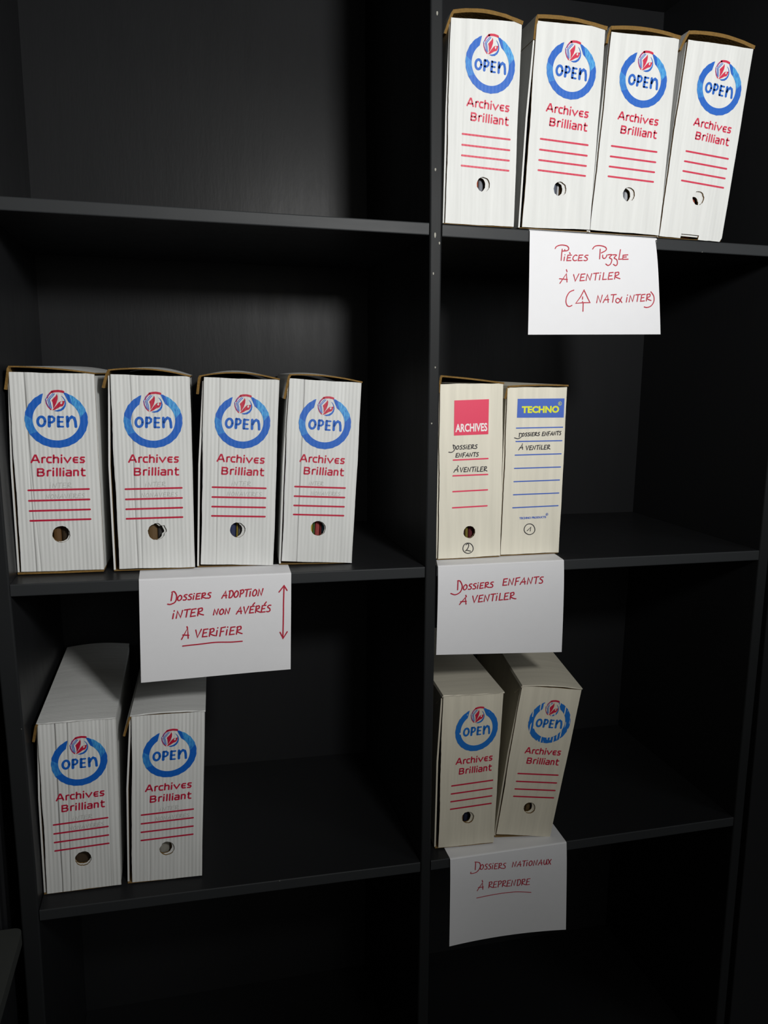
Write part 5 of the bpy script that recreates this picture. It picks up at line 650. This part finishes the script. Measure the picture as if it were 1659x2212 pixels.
    if k == 'E':
        v = []; f = []; poly(B['square'], f, v); sq = flat_print('blue_banner', (v, f), MAT['blue2'], root, lean)
        flat_print('banner_word', place(textmesh('TECHNO', .045), B['title']), MAT['yellow'], sq, lean, None, -.0006)
        for key, mt, r, par in (('reg', 'yellow', .0029, sq), ('reg2', 'blue2', .0019, root)):
            v = []; f = []; c = B[key]; ribbon(arc(c[0], c[1], r, r, 0, 360, 16), .0006, f, v)
            v2, f2 = textmesh('R', .02); b0 = len(v); v += [Vector((c[0] + (t.x - .5) * r * .9, c[1] + (t.y - .5) * r * 1.1)) for t in v2]; f += [tuple(i + b0 for i in q) for q in f2]
            flat_print('registered_mark', (v, f), MAT[mt], par, lean, None, -.0006)
        flat_print('maker_print', place(textmesh('TECHNO PRODUCTS', .045), B['sub']), MAT['blue2'], root, lean)
        for r in B['rules']:
            v = []; f = []; ribbon(dense(*r), .0019, f, v); flat_print('ruled_line', (v, f), MAT['blue2'], root, lean)
    # folders standing inside, seen through the finger hole
    for (cname, c, s0, s1) in FOLD.get(k, []):
        hx, hz, hr = B['hole']; fo = empty('document_folder', root.matrix_basis @ Vector((hx + (s0 + s1) / 2000 - lean * hz, .012, .0045 + zb)), rz)
        tag(fo, '%s document folder inside the finger hole, %s' % (cname, INFO[k][1]), 'folder', 'folders inside the archive boxes')
        ww = (s1 - s0) / 1000 - .0006; hh = .225; kk = .02 + rs.random() * .01
        v = []; n = 6
        prof = [(-ww / 2, .29), (-ww / 2, .003)] + [(-ww / 2 * math.cos(math.pi * i / n), .003 - .003 * math.sin(math.pi * i / n)) for i in range(1, n)] + [(ww / 2, .003), (ww / 2, .29)]
        m = len(prof); f = []
        for zz in (0, hh):
            for (x, y) in prof: v.append((x + lean * zz, y, zz))
        for i in range(m): j = (i + 1) % m; f.append((i, j, m + j, m + i))
        f.append(tuple(range(m))[::-1]); f.append(tuple(range(m, 2 * m)))
        from_py('cover', v, f, plain('folder_' + cname.replace(' ', '_'), rgb(*c), .6, .15, .3, 90), fo)
    return root
MAT['blue'] = ink('blue_print', rgb(10, 90, 184), strength=.6)
MAT['blue_light'] = ink('blue_print_streaked', rgb(10, 90, 184), strength=.6, light=rgb(70, 160, 214))
MAT['blue_brw'] = ink('blue_print_dull', rgb(20, 100, 180), strength=.15)
MAT['blue_br'] = ink('blue_print_dashed', rgb(20, 100, 180), strength=.15, worn=.30, paper=CREAM2)
MAT['blue_worn'] = ink('blue_print_streaky', rgb(20, 100, 180), strength=.15, worn=.52, paper=CREAM2)
MAT['red'] = ink('red_print', rgb(182, 18, 56), strength=.5)
MAT['red_t_lit'] = ink('red_print_top_lit', rgb(196, 30, 66), strength=.35)  # lighter red, puts the top row's stronger light into the colour
MAT['red2'] = ink('pink_red_print', rgb(222, 58, 92), strength=.1)
MAT['blue2'] = ink('royal_blue_print', rgb(62, 98, 188), strength=.1)
MAT['yellow'] = ink('yellow_print', rgb(222, 226, 40), strength=.1)
MAT['whiteink'] = ink('white_print', rgb(238, 232, 232), strength=.1)
for k in DATA['boxes']: make_box(k)

# ------------------------------------------------------------------ paper signs hanging over the shelf edges
PINFO = {
 'P1': 'white paper note PIÈCES PUZZLE À VENTILER hanging under the top right shelf',
 'P2': 'white paper note DOSSIERS ADOPTION with a vertical arrow under the middle left shelf',
 'P3': 'white paper note DOSSIERS ENFANTS À VENTILER hanging from the middle right shelf',
 'P4': 'dim curled paper note DOSSIERS NATIONAUX À REPRENDRE hanging from the lower right shelf',
}
PSH = {'P1': 'TR', 'P2': 'ML', 'P3': 'MR', 'P4': 'BR'}
def make_paper(k):
    B = DATA['papers'][k]; y0 = B['y']; (fl, fr) = [Vector(p) for p in B['fold']]; (bl, br) = [Vector(p) for p in B['bot']]
    za, zb = SH[PSH[k]]; x0, x1 = ((li(1), 0.0) if PSH[k][1] == 'L' else (.02, .618))
    sz = lambda x: za + (zb - za) * (x - x0) / (x1 - x0) + .0003
    R_ = .0045 if B.get('round') else .0022
    curl = B['curl']
    def hang(x, z, a, t):
        # y of the hanging part; t = 0 at the fold, 1 at the bottom edge
        y = y0 - .0006 - .0035 * math.sin(t * math.pi * .5) - curl * ((2 * a - 1) ** 2) * t ** 1.5 + curl * .45 * t
        e = sz(x) - .022 - z; y += B['tilt'] * (e + math.sqrt(e * e + .0009)) / 2 - B['tilt'] * .0065
        if k == 'P2': y -= .004 * max(0, a - .75) * 4 * max(0, t - .75) * 4 * .4
        return y
    na, nt = 24, 20; rows = []
    back = [Vector(p) for p in B['back']] if 'back' in B else [Vector((fl.x, .05, 0)), Vector((fr.x, .05, 0))]
    DB = .058
    for j in range(4):           # part lying on the shelf
        t = j / 3; row = []
        for i in range(na + 1):
            a = i / na
            def bx(p, q): s = (DB - 0) / max(.02, p[1]); return q.x + (p[0] - q.x) * min(s, 2.2)
            xb = bx(back[0], fl) * (1 - a) + bx(back[1], fr) * a; xf = fl.x * (1 - a) + fr.x * a
            yy = DB * (1 - t) + R_ * .6 * t; x = xb + (xf - xb) * ((DB - yy) / DB); row.append(Vector((x, yy, sz(x))))
        rows.append(row)
    for j in range(1, 5):        # fold
        an = math.pi / 2 * j / 5; row = []
        for i in range(na + 1):
            a = i / na; x = fl.x * (1 - a) + fr.x * a; z = sz(x)
            row.append(Vector((x, R_ * .6 - (R_ * .6 - y0 + .0006) * math.sin(an), z - R_ * (1 - math.cos(an)))))
        rows.append(row)
    for j in range(nt + 1):
        t = j / nt; row = []
        for i in range(na + 1):
            a = i / na; tx = fl.x * (1 - a) + fr.x * a; topz = sz(tx) - R_
            b = bl * (1 - a) + br * a; x = tx + (b.x - tx) * t; z = topz + (b.y - topz) * t
            if k == 'P1' and a > .9: x -= (a - .9) * .030 * (1 - t) ** 6
            row.append(Vector((x, hang(x, z, a, t), z)))
        rows.append(row)
    v = [p for r in rows for p in r]; n = na + 1; f = []
    for j in range(len(rows) - 1):
        for i in range(na): f.append((j * n + i, j * n + i + 1, (j + 1) * n + i + 1, (j + 1) * n + i))
    c = Vector((sum(p.x for p in v) / len(v), 0, v[0].z))
    sh = from_py('paper_note', [p - c for p in v], f, MAT['paper']); sh.location = c
    md = sh.modifiers.new('thickness', 'SOLIDIFY'); md.thickness = .00022; md.offset = 1
    tag(sh, PINFO[k], 'note', 'handwritten paper notes')
    vv = []; ff = []
    for s in B['strokes']: ribbon(s, B['w'], ff, vv)
    P3 = []
    for p in vv:
        a = (p.x - fl.x) / (fr.x - fl.x); tz = sz(p.x) - R_; bz = bl.y + (br.y - bl.y) * a; t = (tz - p.y) / (tz - bz)
        P3.append(Vector((p.x, hang(p.x, p.y, a, t) - .0006, p.y)) - c)
    hw = from_py('handwriting', P3, ff, MAT['paper_ink'], sh); hw['label'] = 'red felt pen handwriting'
for k in DATA['papers']: make_paper(k)
